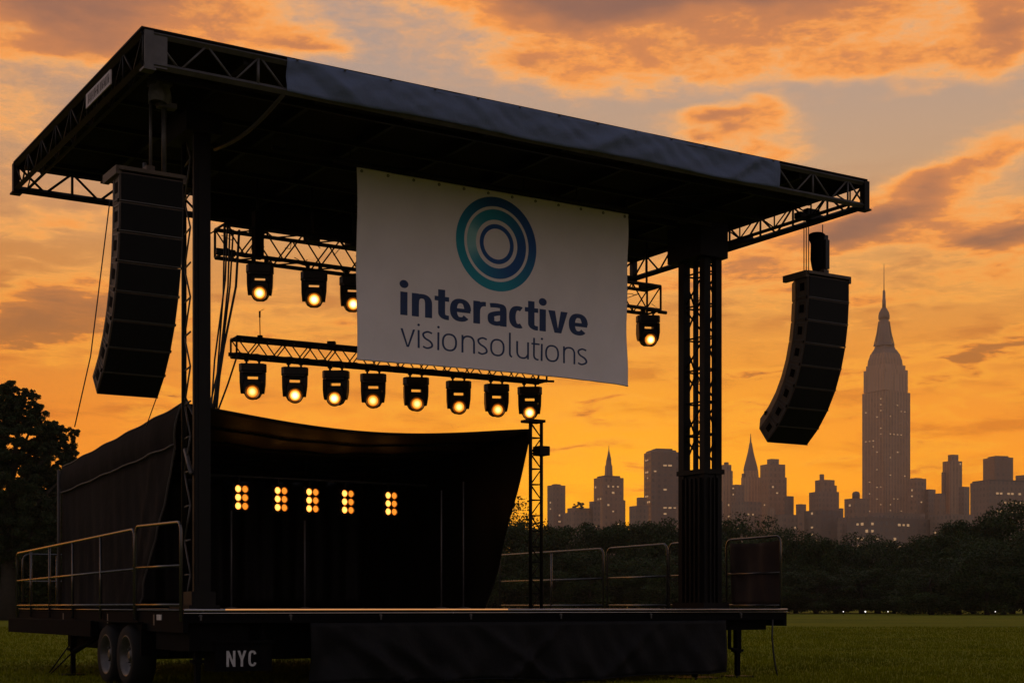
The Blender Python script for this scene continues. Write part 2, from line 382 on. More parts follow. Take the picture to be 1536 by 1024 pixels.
# ------------------------------------------------------------------ roof
RW, RD, ZT, ZB = 10.93, 5.75, 7.39, 7.05
def ladder(mb, p, q, zt, zb, nb, rc=.028, rl=.014, flip=False, vert=True):
    """flat truss between two plan points"""
    mb.bar(Vector(p)+Vector((0, 0, zt)), Vector(q)+Vector((0, 0, zt)), rc*2); mb.bar(Vector(p)+Vector((0, 0, zb)), Vector(q)+Vector((0, 0, zb)), rc*2)
    for i in range(nb):
        a_ = Vector(p).lerp(Vector(q), i/nb); b_ = Vector(p).lerp(Vector(q), (i+1)/nb)
        z0, z1 = (zt, zb) if (i % 2 == 0) ^ flip else (zb, zt)
        mb.tube([a_+Vector((0, 0, z0)), b_+Vector((0, 0, z1))], rl, 5)
        if vert and i % 2 == 0: mb.tube([a_+Vector((0, 0, zt)), a_+Vector((0, 0, zb))], rl*1.1, 5)
    return mb
roof = thing('stage_roof', S(RW/2, RD/2, ZB), 'wide dark cantilevered stage roof with open truss edges', 'stage roof')
mb = MB(); mb.box(-.03, RW+.03, -.03, RD+.03, ZT+.03, ZT+.055, ST)
mb.build('roof_skin', 'skin', roof)
uf0, uf1 = uat(428, 0), uat(1165, 0)
mb = MB(); ladder(mb, S(.1, 0), S(uf0, 0), ZT, ZB, 5, .03, .014, vert=False); mb.tube([S(uf0*.8, 0, ZT), S(uf0*.8, 0, ZB)], .02, 5); 
mb.bar(S(uf0, 0, ZT), S(uf1, 0, ZT), .06); mb.bar(S(uf0, 0, ZB), S(uf1, 0, ZB), .06)
ladder(mb, S(uf1, 0), S(RW, 0), ZT, ZB, 5, .03, .014); mb.build('front_truss', 'truss_grey', roof)
mb = MB(); ladder(mb, S(0, 0), S(0, RD), ZT, ZB, 16, .03, .013); ladder(mb, S(.16, .1), S(.16, RD), ZT-.02, ZB+.02, 14, .018, .01, True)
mb.build('side_truss', 'steel_dark', roof)
mb = MB(); ladder(mb, S(RW, .02), S(RW, RD), ZT, ZB, 15, .036, .017); ladder(mb, S(RW-.2, .1), S(RW-.2, 3), ZT-.02, ZB+.03, 7, .02, .012, True)
mb.build('side_truss', 'steel_dark', roof)
mb = MB(); ladder(mb, S(.02, RD), S(RW, RD), ZT, ZB, 28, .036, .019); mb.build('back_truss', 'steel_dark', roof)
ub0 = uat(292, RD)
mb = MB(); mb.grid(40, 4, lambda a, c: S(ub0+(RW-.6-ub0)*a, RD-.06+.012*math.sin(a*60), ZT-(ZT-ZB+.0)*c), .004); mb.build('back_valance', 'skin', roof)
for (u_, v_) in ((.05, 0), (RW, 0), (0, RD), (RW, RD)):
    mb = MB(); s_ = .05 if u_ else .045
    mb.box(u_-s_, u_+s_, v_-s_, v_+s_, ZB-.05, ZT+.02, ST)
    if (u_, v_) == (.05, 0): mb.box(.03, .26, -.03, .03, ZB-.03, ZT, ST)
    mb.box(u_-.07, u_+.07, v_-.07, v_+.07, ZB-.075, ZB-.05, ST)
    mb.build('corner_post', 'truss_grey' if (u_, v_) == (.05, 0) else 'steel_dark', roof)
for k in range(1, 9):
    mb = MB(); uu = RW*k/9; mb.box(uu-.03, uu+.03, .06, RD-.08, ZT-.10, ZT+.028, ST); mb.build('rafter', 'steel_dark', roof)
for v_ in (.9, 1.95, 3.0, 4.0, 5.0):
    mb = MB(); mb.box(.2, RW-.25, v_-.025, v_+.025, ZT-.16, ZT-.102, ST); mb.build('purlin', 'steel_dark', roof)
# sagging pipe under the roof behind the left end of the cloth
mb = MB(); pts = []
for i in range(9):
    k = i/8; v_ = .02+2.2*k; pts.append(S(uf0-.02, v_, ZB-.04-.10*math.sin(math.pi*k)-.05*k))
mb.tube(pts, .026, 6); mb.build('brace_pipe', 'truss_grey', roof)
mb = MB(); mb.tube([S(uf1-.05, .05, ZB), S(uf1-1.3, 1.3, ZB-.02)], .018, 6); mb.build('brace_pipe', 'steel_dark', roof)
mb = MB(); mb.box(-.034, -.022, 1.02, 1.05, 0, .1, ST); mb = MB()
vs0, vs1 = 1.05, 2.05
mb.box(-.05, -.034, vs0, vs1, ZB+.08, ZT-.09, ST); sg = mb.build('sign_plate', 'sign', roof)
mb = MB(); rr = random.Random(3); vv = vs0+.05
while vv < vs1-.08:
    w_ = rr.choice((.02, .03, .045)); mb.box(-.0535, -.0505, vv, vv+w_*.45, ZB+.11, ZT-.12, ST)
    if rr.random() < .6: mb.box(-.0535, -.0505, vv+w_*.45+.001, vv+w_, ZB+.11+.06*rr.random(), ZB+.13+.05*rr.random(), ST)
    vv += w_+.022
mb.build('sign_marks', 'steel_dark', sg)
# cloth valance along the front
cw = uf1-uf0
def fas(a, c):
    x = a*cw; w = .03*mn.noise(Vector((x*1.1, c*.7, 2)))+.022*mn.noise(Vector((x*2.6+c*1.5, c*1.3, 5)))+.018*mn.noise(Vector((x*6-c*3, c*2, 8)))
    fold = .03*math.exp(-((x-.35-.5*c)/.16)**2)+.022*math.exp(-((x-2.4-.5*c)/.12)**2)+.025*math.exp(-((x-4.9+.6*c)/.14)**2)+.03*math.exp(-((cw-x-.35-.55*c)/.12)**2)
    tp = (1-c)*0+c
    z = ZT+.035-(ZT-ZB+.045)*c - .012*math.sin(x*2.2)*c
    return S(uf0+x, -.05-(w+fold)*1.7*(.15+.85*math.sin(math.pi*min(c*.9+.08, 1))), z)
mb = MB(); mb.grid(220, 10, fas, .004); vo = mb.build('fabric_valance', 'fascia', roof)
mb = MB()
for k in range(13):
    uu = uf0+.12+(cw-.24)*k/12; mb.tube([S(uu, -.05, ZT+.03), S(uu, -.085, ZT+.012)], .010, 6)
mb.build('eyelet', 'truss_grey', vo)

# ------------------------------------------------------------------ towers
def lattice(mb, a, b, z0, z1, step, r=.012, alt=0):
    n = max(2, round((z1-z0)/step))
    for i in range(n):
        za, zb = z0+(z1-z0)*i/n, z0+(z1-z0)*(i+1)/n
        p, q = (a, b) if (i+alt) % 2 == 0 else (b, a)
        mb.tube([S(*p, za), S(*q, zb)], r, 5); mb.tube([S(*a, zb), S(*b, zb)], r, 5)
ZD = 1.07
ua, ub = uat(290, 1.75), uat(316, 1.75)
tw = thing('roof_tower', S(1.3, 1.9, ZD), 'dark roof tower at the front left, a solid post with lattice behind', 'tower', 'towers carrying the stage roof')
mb = MB(); mb.box(ua+.01, ub, 1.75, 1.81, ZD, ZT-.17, ST); mb.box(ua+.02, ub-.02, 1.735, 1.75, ZD, ZT-.5, ST); mb.box(ua+.06, ub-.06, 1.728, 1.735, ZD+.3, ZT-.8, ST)
mb.build('post', 'steel_dark', tw)
uc = uat(276, 2.35)
for (u_, v_, r_) in ((uc, 2.35, .034),):
    mb = MB(); mb.tube([S(u_, v_, ZD), S(u_, v_, ZT-.17)], r_, 8); mb.build('chord', 'steel_dark', tw)
mb = MB(); lattice(mb, (uc, 2.33), (ua+.03, 1.94), ZD, ZT-.25, .42);
mb.build('lacing', 'truss_grey', tw)
mb = MB(); mb.box(ua-.08, ub+.1, 1.68, 2.42, ZD, ZD+.05, ST); mb.box(ua-.04, ub+.05, 1.7, 2.0, ZD+.05, ZD+.22, ST); mb.build('base_plate', 'steel_dark', tw)
mb = MB(); mb.tube([S(uc, 2.3, 3.1), S(ua-.01, 1.8, 2.75)], .03, 6); mb.tube([S(uc, 2.3, 3.75), S(ub, 1.9, 3.2)], .02, 6); mb.build('brace', 'truss_grey', tw)
mb = MB(); mb.box(ua-.12, ub+.12, 1.66, 2.45, ZT-.42, ZT-.165, ST); mb.build('head_block', 'steel_dark', tw)

vT = 2.55; uM = uat(1057.5, vT); uR = uM+.24; vB = vT+.53
tr = thing('roof_tower', S(uM, vT+.26, ZD), 'tall lattice roof tower at the right with a boxed lower half', 'tower', 'towers carrying the stage roof')
for (u_, v_, w_) in ((uM, vT, .062), (uR, vT, .058), (uM, vB, .068), (uR, vB, .032)):
    mb = MB(); mb.box(u_-w_, u_+w_, v_-w_, v_+w_, ZD, ZT-.17, ST); mb.build('chord', 'steel_dark', tr)
mb = MB()
for a_, b_ in (((uM, vT), (uM, vB)), ((uR, vT), (uR, vB)), ((uM, vB), (uR, vB)), ((uM, vT), (uR, vT))):
    lattice(mb, a_, b_, 3.35, ZT-.4, .5, .016)
mb.build('lacing', 'steel_dark', tr)
mb = MB(); mb.box(uM-.03, uR+.04, vT-.04, vB+.03, ZD, 3.22, ST)
for k in range(5): mb.box(uM-.10, uM-.065, vT+.02+k*.11, vT+.06+k*.11, ZD, 3.16, ST)
for k in range(3): mb.box(uM+.02+k*.08, uM+.05+k*.08, vT-.10, vT-.065, ZD, 3.16, ST)
mb.build('mast_sleeve', 'steel_dark', tr)
mb = MB(); mb.box(uM-.09, uR+.09, vT-.09, vB+.09, 3.225, 3.30, ST); mb.build('collar', 'steel_dark', tr)
mb = MB(); mb.box(uM-.14, uR+.14, vT-.14, vB+.14, ZD, ZD+.1, ST); mb.build('base_plate', 'steel_dark', tr)
mb = MB(); mb.box(uM-.22, uR+.1, vT-.16, vB+.16, ZT-.72, ZT-.165, ST); mb.tube([S(uR+.05, vT, ZT-.5), S(RW-.05, vT-.1, ZB+.02)], .05, 8); mb.build('head_block', 'steel_dark', tr)
for zz in (6.0, 5.35, 4.7, 4.1, 3.7):
    for k in range(3):
        mb = MB()
        a_ = Vector(S(uM+.05, vT+.15, zz)); pts = [a_+Vector((random.uniform(-.12, .12), random.uniform(-.1, .1), random.uniform(-.07, .07))) for _ in range(5)]
        mb.tube(pts, .007, 4); mb.build('wire', 'rubber', tr)

# slim lattice pole at the back right
up = uat(803, 3.0)
tp = thing('truss_pole', S(up, 3.0, ZD), 'slim three-chord lattice pole at the right corner of the tent', 'pole')
zp = 3.90; off = ((-.10, -.02), (.09, -.03), (.0, .14))
for (a_, c_) in off:
    mb = MB(); mb.tube([S(up+a_, 3+c_, ZD), S(up+a_, 3+c_, zp)], .026, 8); mb.build('chord', 'steel_dark', tp)
mb = MB()
for (p_, q_) in ((0, 1), (1, 2), (2, 0)):
    lattice(mb, (up+off[p_][0], 3+off[p_][1]), (up+off[q_][0], 3+off[q_][1]), ZD, zp, .24, .009, p_)
mb.build('lacing', 'steel_dark', tp)
mb = MB(); mb.box(up-.15, up+.14, 2.93, 3.18, zp, zp+.04, ST); mb.build('cap_plate', 'steel_dark', tp)
mb = MB(); mb.box(up+.02, up+.2, 2.9, 3.1, zp-.5, zp-.36, ST); mb.build('clamp', 'steel_dark', tp)

# ------------------------------------------------------------------ stage trailer (deck, frame, wheels, jacks)
vF = 1.6; uFL = uat(275, vF); uFR = uat(1180, vF); sd_uv = Vector((.0547, .9985))
SL = 10.68
BL_ = (uFL+sd_uv.x*SL, vF+sd_uv.y*SL); BR_ = (uFR+sd_uv.x*SL, vF+sd_uv.y*SL)
def side(px, right=False):
    """plan point on the left (or right) deck edge seen at picture column px"""
    u0 = uFR if right else uFL; r = (px-768)/F; lo, hi = 0, 14
    A = S(u0, vF); D = (U*sd_uv.x+V*sd_uv.y)
    t_ = (r*A.y-A.x)/(D.x-r*D.y); return (u0+sd_uv.x*t_, vF+sd_uv.y*t_)
trl = thing('stage_trailer', S(5, 4, 0), 'low black trailer deck of the mobile stage on wheels and jack legs', 'stage')
deck = [(uFL, vF), (uFR, vF), BR_, BL_]
mb = MB(); mb.prism([(x+(.03 if i in (0, 3) else -.03), y+(.03 if i < 2 else -.03)) for i, (x, y) in enumerate(deck)], ZD-.06, ZD-.004, ST); mb.build('deck_floor', 'deck', trl)
def beam(name, p, q, z0, z1, w, m, par):
    P_, Q_ = S(*p), S(*q); d_ = (Q_-P_).normalized(); n_ = Vector((-d_.y, d_.x, 0))*w
    mb = MB(); vs = [P_, Q_, Q_+n_, P_+n_]
    mb.add([v_+Vector((0, 0, z0)) for v_ in vs]+[v_+Vector((0, 0, z1)) for v_ in vs], [(3, 2, 1, 0), (4, 5, 6, 7), (0, 1, 5, 4), (1, 2, 6, 5), (2, 3, 7, 6), (3, 0, 4, 7)])
    return mb.build(name, m, par)
beam('front_beam', (uFL, vF), (uFR, vF), .90, ZD-.012, .08, 'black', trl)
beam('side_beam', BL_, (uFL, vF), .78, ZD-.012, .06, 'black', trl)
beam('side_beam', (uFR, vF), BR_, .80, ZD-.012, .06, 'black', trl)
beam('back_beam', BR_, BL_, .80, ZD-.012, .06, 'black', trl)
mb = MB(); mb.tube([S(uFL, vF-.012, ZD-.012), S(uFR, vF-.012, ZD-.012)], .016, 8); mb.tube([S(uFL, vF-.014, ZD-.05), S(uFR, vF-.014, ZD-.05)], .009, 6); mb.build('nosing', 'nosing', trl)
mb = MB(); mb.tube([S(uFL-.012, vF, ZD-.012), S(BL_[0]-.012, BL_[1], ZD-.012)], .014, 8); mb.build('nosing', 'rail', trl)
# underframe
mb = MB(); mb.box(uFL+.9, uFR-1.2, vF+.5, vF+8.5, .42, .90, ST); mb.box(uFL+.12, uFL+.9, vF+.12, vF+1.4, .55, .895, ST); mb.box(uFL+.12, uFL+.9, vF+4.4, vF+9.5, .66, .895, ST)
mb.box(uFR-1.6, uFR-.25, vF+.2, vF+3, .74, .895, ST); mb.build('chassis', 'black', trl)
for k in range(7):
    px = 300+k*135; uu = uat(px, vF); mb = MB(); mb.tube([S(uu, vF-.03, .985), S(uu, vF-.012, .985)], .022, 8); mb.box(uu-.012, uu+.012, vF-.035, vF-.03, .93, .98, ST); mb.build('latch', 'rim', trl)
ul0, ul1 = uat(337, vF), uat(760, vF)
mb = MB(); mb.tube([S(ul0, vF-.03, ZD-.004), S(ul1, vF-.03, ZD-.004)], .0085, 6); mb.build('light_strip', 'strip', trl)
mb = MB(); sp = side(240); q = S(*sp, .98); mb.box(sp[0]-.016, sp[0]-.003, sp[1]-.09, sp[1]+.09, .93, 1.0, ST); mb.build('white_tag', 'reflector', trl)
mb = MB(); sp = side(180)
for vv in (2.9, 5.4, 8.4):
    mb = MB(); mb.box(uFL+.05+.0547*(vv-vF)-.02+.0, uFL+.0547*(vv-vF)-.004, vv, vv+.05, .86, 1.0, ST); mb.build('marker_plate', 'truss_grey', trl)
def wheel(u_, v_):
    r, w = .43, .28; Tl = lambda p: S(u_+p[2], v_+p[0], .43+p[1])
    mb = MB(); mb.lathe([(.27, -.02), (.38, -.03), (r-.03, -.005), (r, .03), (r, w-.03), (r-.03, w), (.3, w)], 40, Tl, cap=False)
    ty = mb.build('tyre', 'tyre', None, S(u_, v_, .43))
    w_ = thing('wheel', S(u_, v_, .43), None, None); w_.parent = trl; w_.location = S(u_, v_, .43)-Vector(trl['_b'])
    ty.parent = w_; ty.location = (0, 0, 0)
    mb = MB(); mb.lathe([(.0, .03), (.05, .02), (.07, .03), (.09, .06), (.17, .085), (.20, .05), (.235, .03), (.27, -.025), (.285, -.02), (.285, .1)], 32, Tl)
    for k in range(8):
        a_ = k*math.pi/4; mb.lathe([(.0, .04), (.012, .04), (.012, .08)], 6, lambda p, a_=a_: Tl((p[0]+.125*math.cos(a_), p[1]+.125*math.sin(a_), p[2]-.005)))
    rm = mb.build('rim', 'rim', None, S(u_, v_, .43)); rm.parent = w_; rm.location = (0, 0, 0)
    return w_
for u_ in (uFL+.05, uFR-1.15):
    for v_ in (4.0, 4.92): wheel(u_, v_)
mb = MB()
for v_ in (4.0, 4.92): mb.tube([S(uFL+.3, v_, .43), S(uFR-.9, v_, .43)], .05, 8)
mb.build('axle', 'black', trl)
mb = MB(); mb.box(uFL+.02, uFL+.4, 3.45, 5.45, .885, .898, ST); mb.box(uFL+.36, uFL+.42, 3.3, 5.5, .5, .885, ST); mb.box(uFL+.02, uFL+.4, 3.3, 3.33, .45, .88, ST); mb.build('mudguard', 'black', trl)
def jack(px, right, inset, brace=0, foot=.18, lit=False):
    sp = side(px, right) if right is not None else (uat(px, vF+.25), vF+.25)
    u_, v_ = sp[0]+inset, sp[1]
    mb = MB(); mb.box(u_-.045, u_+.045, v_-.045, v_+.045, .38, .9, ST); mb.box(u_-.033, u_+.033, v_-.033, v_+.033, .03, .4, ST); mb.box(u_-.08, u_+.08, v_-.055, v_+.055, .40, .44, ST)
    j = mb.build('jack_leg', 'black', trl)
    mb = MB(); mb.box(u_-foot, u_+foot, v_-foot, v_+foot, .0, .028, ST); f_ = mb.build('foot_plate', 'steel_dark', j)
    if brace: 
        mb = MB(); mb.tube([S(u_, v_-.04, .38), S(u_+.2, v_-brace, .82)], .045, 6); mb.build('brace', 'black', j)
        mb = MB(); mb.tube([S(u_-.02, v_, .36), S(u_-.3, v_+.2, .03)], .012, 5); mb.tube([S(u_-.02, v_+.1, .5), S(u_-.25, v_+.5, .03)], .012, 5); mb.build('guy_rod', 'steel_dark', j)
    return j
jack(104, False, .06, 1.6)
j = jack(1106, None, 0)
uj = uat(1106, vF+.25); mb = MB(); mb.tube([S(uj-.2, vF+.2, .8), S(uj-.2, vF+.2, .46), S(uj-.05, vF+.2, .43)], .03, 6); mb.build('crank', 'black', j)
jack(1042, None, 0, 0, .3); jack(296, None, 0, 0, .12)
# hanging tool box with stencilled letters
ua_, zt_ = pv(323, 966, vF+.1); ub_, zb_ = pv(408, 1006, vF+.1)
zt_ = .645; zb_ = .29
mb = MB(); mb.box(ua_, ub_, vF+.1, vF+.5, zb_, zt_, ST); mb.box(ua_-.03, ub_+.02, vF+.07, vF+.52, zt_, zt_+.03, ST)
mb.box(ua_+.05, ua_+.1, vF+.2, vF+.25, zt_+.03, .91, ST); mb.box(ub_-.1, ub_-.05, vF+.2, vF+.25, zt_+.03, .91, ST)
tb = mb.build('tool_box', 'black', trl)

# ------------------------------------------------------------------ stroke lettering
class Txt:
    def __init__(s, w, hw): s.w, s.h, s.parts = w, hw, []      # parts: (list of 2D quads/polys)
    def rib(s, pts, w=None, hh=None):
        w = w or s.w; hh = hh or s.h; out = []; n = len(pts)
        for i, (x, y) in enumerate(pts):
            x0, y0 = pts[max(i-1, 0)]; x1, y1 = pts[min(i+1, n-1)]
            if n > 2 and i == 0 and pts[0] == pts[-1]: x0, y0 = pts[-2]
            if n > 2 and i == n-1 and pts[0] == pts[-1]: x1, y1 = pts[1]
            tx, ty = x1-x0, y1-y0; L = math.hypot(tx, ty) or 1; tx /= L; ty /= L
            k = math.sqrt((w*ty)**2+(hh*tx)**2)/2
            out.append(((x-ty*k, y+tx*k), (x+ty*k, y-tx*k)))
        return [[out[i][0], out[i][1], out[i+1][1], out[i+1][0]] for i in range(n-1)]
def arc(cx, cy, rx, ry, a0, a1, n=18, e=2.35):
    o = []
    for i in range(n+1):
        a_ = R(a0+(a1-a0)*i/n); c_, s_ = math.cos(a_), math.sin(a_)
        o.append((cx+rx*math.copysign(abs(c_)**(2/e), c_), cy+ry*math.copysign(abs(s_)**(2/e), s_)))
    return o
def crom(P, k=6):
    o = []; P = [P[0]]+P+[P[-1]]
    for i in range(1, len(P)-2):
        for j in range(k):
            t_ = j/k; a_, b_, c_, d_ = P[i-1:i+3]
            o.append(tuple(.5*((2*b_[m])+(-a_[m]+c_[m])*t_+(2*a_[m]-5*b_[m]+4*c_[m]-d_[m])*t_**2+(-a_[m]+3*b_[m]-3*c_[m]+d_[m])*t_**3) for m in (0, 1)))
    return o+[P[-2]]
def glyph(ch, w, h, bold):
    """list of strokes (each a list of polygons), advance"""
    T_ = Txt(w, h); W = {'n': .80, 'u': .80, 'o': .90, 'e': .86, 'a': .80, 'c': .70, 'v': .86, 's': .68, 't': .58, 'r': .56, 'i': w, 'l': w*1.0}.get(ch, .8)
    if not bold: W = {'n': .78, 'u': .78, 'o': .86, 's': .60, 'v': .80, 't': .50, 'i': w, 'l': .30}.get(ch, W)
    hw, hh = w/2, h/2; rx = (W-w)/2; st = []
    if ch == 'i':
        st = [T_.rib([(hw, 0), (hw, 1)]), [[(hw+w*.62*math.cos(a_*math.pi/10), 1.0+w*.62+.16+(0 if bold else .06)+w*.62*math.sin(a_*math.pi/10)) for a_ in range(20)]]]
    elif ch == 'l': st = [T_.rib([(hw, 1.44), (hw, .25)]+arc(hw+.17, .25, .17, .25-hh, 180, 262, 8))]
    elif ch == 'n': st = [T_.rib([(hw, 0), (hw, 1)]), T_.rib([(hw+.0, .5)]+arc(W/2, .58, rx, .42-hh, 165, 0, 16)+[(W-hw, 0)])]
    elif ch == 'u': st = [T_.rib([(W-hw, 0), (W-hw, 1)]), T_.rib([(hw, 1)]+arc(W/2, .42, rx, .42-hh, 180, 345, 16))]
    elif ch == 'r': st = [T_.rib([(hw, 0), (hw, 1)]), T_.rib([(hw, .45)]+arc(W-.06, .52, W-.06-hw, .48-hh, 170, 88, 10))]
    elif ch == 't':
        x_ = .14+hw if bold else .16
        st = [T_.rib([(x_, 1.30), (x_, .32)]+arc(x_+.26, .32, .26, .32-hh, 180, 275, 10)), T_.rib([(0, 1-hh), (W, 1-hh)])]
    elif ch == 'e': st = [T_.rib(arc(W/2, .5, rx, .5-hh, 0, 318, 30)), T_.rib([(hw, .49), (W-hw*.2, .49)], w, h*.85)]
    elif ch == 'c': st = [T_.rib(arc(W*.56, .5, W*.56-hw, .5-hh, 62, 298, 26))]
    elif ch == 'o': st = [T_.rib(arc(W/2, .5, rx, .5-hh, 0, 360, 36))]
    elif ch == 'a': st = [T_.rib(crom([(.10, .90-hh*.2), (.24, 1-hh*1.02), (.45, 1-hh), (W-hw*1.25, .88-hh*.3), (W-hw, .60)])+[(W-hw, 0)]),
                          T_.rib(crom([(W-hw, .585), (.45, .57), (hw*1.3, .47), (hw, .30), (hw*1.35, .12+hh*.3), (.38, hh), (W-hw-.06, .17), (W-hw, .30)]))]
    elif ch == 's': st = [T_.rib(crom([(W*.90, .90-hh*.3), (W*.70, .985-hh), (W*.45, 1-hh), (hw*1.3, .87-hh*.35), (hw*1.05, .71), (W*.30, .57), (W*.68, .45), (W-hw*1.05, .30), (W-hw*1.3, .13+hh*.35), (W*.52, hh), (W*.28, hh+.01), (W*.06, .10+hh*.3)], 6))]
    elif ch == 'v':
        k = w*1.08; st = [[[(0, 1), (W/2-k*.5, 0), (W/2, h*1.05), (k, 1)], [(W, 1), (W-k, 1), (W/2, h*1.05), (W/2+k*.5, 0)], [(W/2-k*.5, 0), (W/2+k*.5, 0), (W/2, h*1.05)]]]
    elif ch == 'N': W = .62; st = [T_.rib([(hw, 0), (hw, 1)]), T_.rib([(W-hw, 0), (W-hw, 1)]), [[(0, 1), (w, 1), (W, 0), (W-w, 0)]]]
    elif ch == 'Y': W = .62; st = [T_.rib([(W/2, 0), (W/2, .45)]), [[(0, 1), (w*1.05, 1), (W/2+hw, .42), (W/2-hw, .42)]], [[(W-w*1.05, 1), (W, 1), (W/2+hw, .42), (W/2-hw, .42)]]]
    elif ch == 'C': W = .58; st = [T_.rib(arc(W/2, .5, W/2-hw, .5-hh, 28, 332, 30, 3.0))]
    return st, W
def text_mesh(word, w, h, bold, gap, place, name, m, parent, dz=.0006):
    x = 0; G_ = []
    for ch in word:
        st, W = glyph(ch, w, h, bold); G_.append((x, st)); nx = word[len(G_)] if len(G_) < len(word) else ''; x += W+gap*((.35 if ch in 'rct' else .55 if ch in 'vel' else 1)*(-.4 if nx == 't' and ch == 'c' else .45 if nx in ('t', 'v') and ch in 'rct' else .6 if nx and nx in 'tvaceso' else 1))
    tot_ = x-gap
    mb = MB(); lev = 0
    for x0, st in G_:
        for k, s_ in enumerate(st):
            for poly in s_:
                ps = [place((px_+x0)/tot_, py_, k*dz) for px_, py_ in poly]
                mb.add(ps, [tuple(range(len(ps)))])
    o = mb.build(name, m, parent); return o
def fix_normals(o, ref):
    me = o.data; import bmesh
    bm = bmesh.new(); bm.from_mesh(me)
    for f_ in bm.faces:
        if f_.normal.dot(ref) < 0: f_.normal_flip()
    bm.to_mesh(me); bm.free()
uL_, uR_ = ua_+(ub_-ua_)*.19, ua_+(ub_-ua_)*.72
o = text_mesh('NYC', .17, .14, True, .14, lambda a_, t_, k: S(uL_+(uR_-uL_)*a_, vF+.094-k, zb_+.06+t_*.20), 'lettering', 'letter', tb)
fix_normals(o, -V)

# ------------------------------------------------------------------ front skirt
us0, us1 = uat(465, vF-.04), uat(1088, vF-.04)
def sk(a, c):
    x = a*(us1-us0); z = .895-c*(.80-.025*math.sin(x*1.1)-.015*math.sin(x*2.7))
    w_ = .06*mn.noise(Vector((x*1.6+c, c*.8, 3)))+.04*mn.noise(Vector((x*3.9-c*1.8, c*1.2, 6)))+.05*math.exp(-((x-2.4-c*1.3)/.12)**2)+.04*math.exp(-((x-3.9+c*.9)/.10)**2)+.035*math.exp(-((x-.2-c*1.2)/.12)**2)+.03*math.exp(-((x-.7-c*1.3)/.14)**2)+.03*math.exp(-((x-5.6+c*1.0)/.12)**2)
    return S(us0+x, vF-.05-w_*2.0*(.2+.8*c), z)
mb = MB(); mb.grid(200, 14, sk, .004); skt = mb.build('stage_skirt', 'skirt', None, S((us0+us1)/2, vF, .1))
tag(skt, 'black cloth skirt hanging below the front edge of the stage', 'stage skirt')
mb = MB(); mb.tube([sk(i/60, 1.0)-V*.006 for i in range(61)], .010, 5); mb.build('hem', 'skirt', skt)

# ------------------------------------------------------------------ guard rails
def rail(pts, h0, h1, label, posts, z_bot=ZD+.055, mid=.5, r=.021, rad=.12, zb0=ZD, ends=True):
    A, B = S(*pts[0]), S(*pts[1]); L = (B-A).length
    hh = lambda k: h0+(h1-h0)*k
    P_ = lambda k, z: A.lerp(B, k)+Vector((0, 0, z))
    t_ = thing('guard_rail', P_(.5, zb0), label, 'guard rail', 'guard rails round the stage deck')
    loop = [P_(0, zb0-.15)]; ka = rad/L
    for i in range(6):
        a_ = i/5*math.pi/2; loop.append(P_(ka*(1-math.cos(a_)), zb0+hh(0)-rad+rad*math.sin(a_)))
    for i in range(6):
        a_ = i/5*math.pi/2; loop.append(P_(1-ka*(1-math.sin(a_)), zb0+hh(1)-rad+rad*math.cos(a_)))
    loop.append(P_(1, zb0-.15))
    mb = MB(); mb.tube(loop, r, 8); mb.build('frame', 'rail', t_)
    mb = MB(); mb.tube([P_(0, zb0+hh(0)*mid), P_(1, zb0+hh(1)*mid)], r*.85, 8); mb.build('mid_rail', 'rail', t_)
    mb = MB(); mb.tube([P_(0, z_bot), P_(1, z_bot)], r*.85, 8); mb.build('bottom_rail', 'rail', t_)
    for k in posts:
        mb = MB(); mb.tube([P_(k, zb0-.15), P_(k, zb0+hh(k)-.01)], r, 8); mb.build('post', 'rail', t_)
    return t_
def kof(px, a, b, right):
    q = side(px, right); return (Vector(q)-Vector(a)).length/(Vector(b)-Vector(a)).length
def o_(p, d): return (p[0]+d, p[1])
a, b_ = side(205, False), side(28, False)
rail((o_(a, -.03), o_(b_, -.03)), 1.08, 1.02, 'long steel guard rail along the left deck edge beside the tarpaulin', [kof(x, a, b_, False) for x in (49, 77, 112, 154)])
a, b_ = side(275, False), side(207, False)
rail((o_(a, -.03), o_(b_, -.03)), 1.07, 1.11, 'short guard rail panel in front of the left tower, nearest the camera', [])
b_ = side(30, False); rail(((b_[0]+.05, b_[1]), (b_[0]+1.3, b_[1])), 1.0, 1.0, 'small guard rail turning across the far left end of the deck', [.5])
a, b_ = side(905, True), side(750, True)
rail((a, b_), 1.13, 1.13, 'guard rail beside the lattice pole on the far right deck edge', [kof(x, a, b_, True) for x in (827,)])
a, b_ = side(1001, True), side(911, True)
rail((a, b_), 1.14, 1.13, 'guard rail panel in the middle of the right deck edge, left of the tower', [])
a, b_ = side(1075, True), side(1004, True)
rail((a, b_), 1.14, 1.14, 'guard rail panel half hidden behind the right tower', [])
a, b_ = side(1171, True), side(1090, True)
rail((a, b_), 1.15, 1.14, 'guard rail panel at the front right corner backed with brown mesh', [])
mb = MB(); pa, pb = S(*side(1168, True)), S(*side(1093, True)); nrm_ = U*.05
mb.grid(30, 16, lambda i, j: pa.lerp(pb, i)+nrm_*(1+.5*math.sin(i*9+j*3)+.3*math.sin(i*21-j*2))+Vector((0, 0, ZD+.07+1.02*j-.03*math.sin(i*3.1)*(1 if j > .9 else 0))), .004)
tag(mb.build('mesh_screen', 'brown_fabric', None, tuple(S(*side(1130, True), ZD))), 'brown mesh fabric screen behind the front right guard rail', 'screen')
# rail glimpsed inside the tent edge
mb = MB()

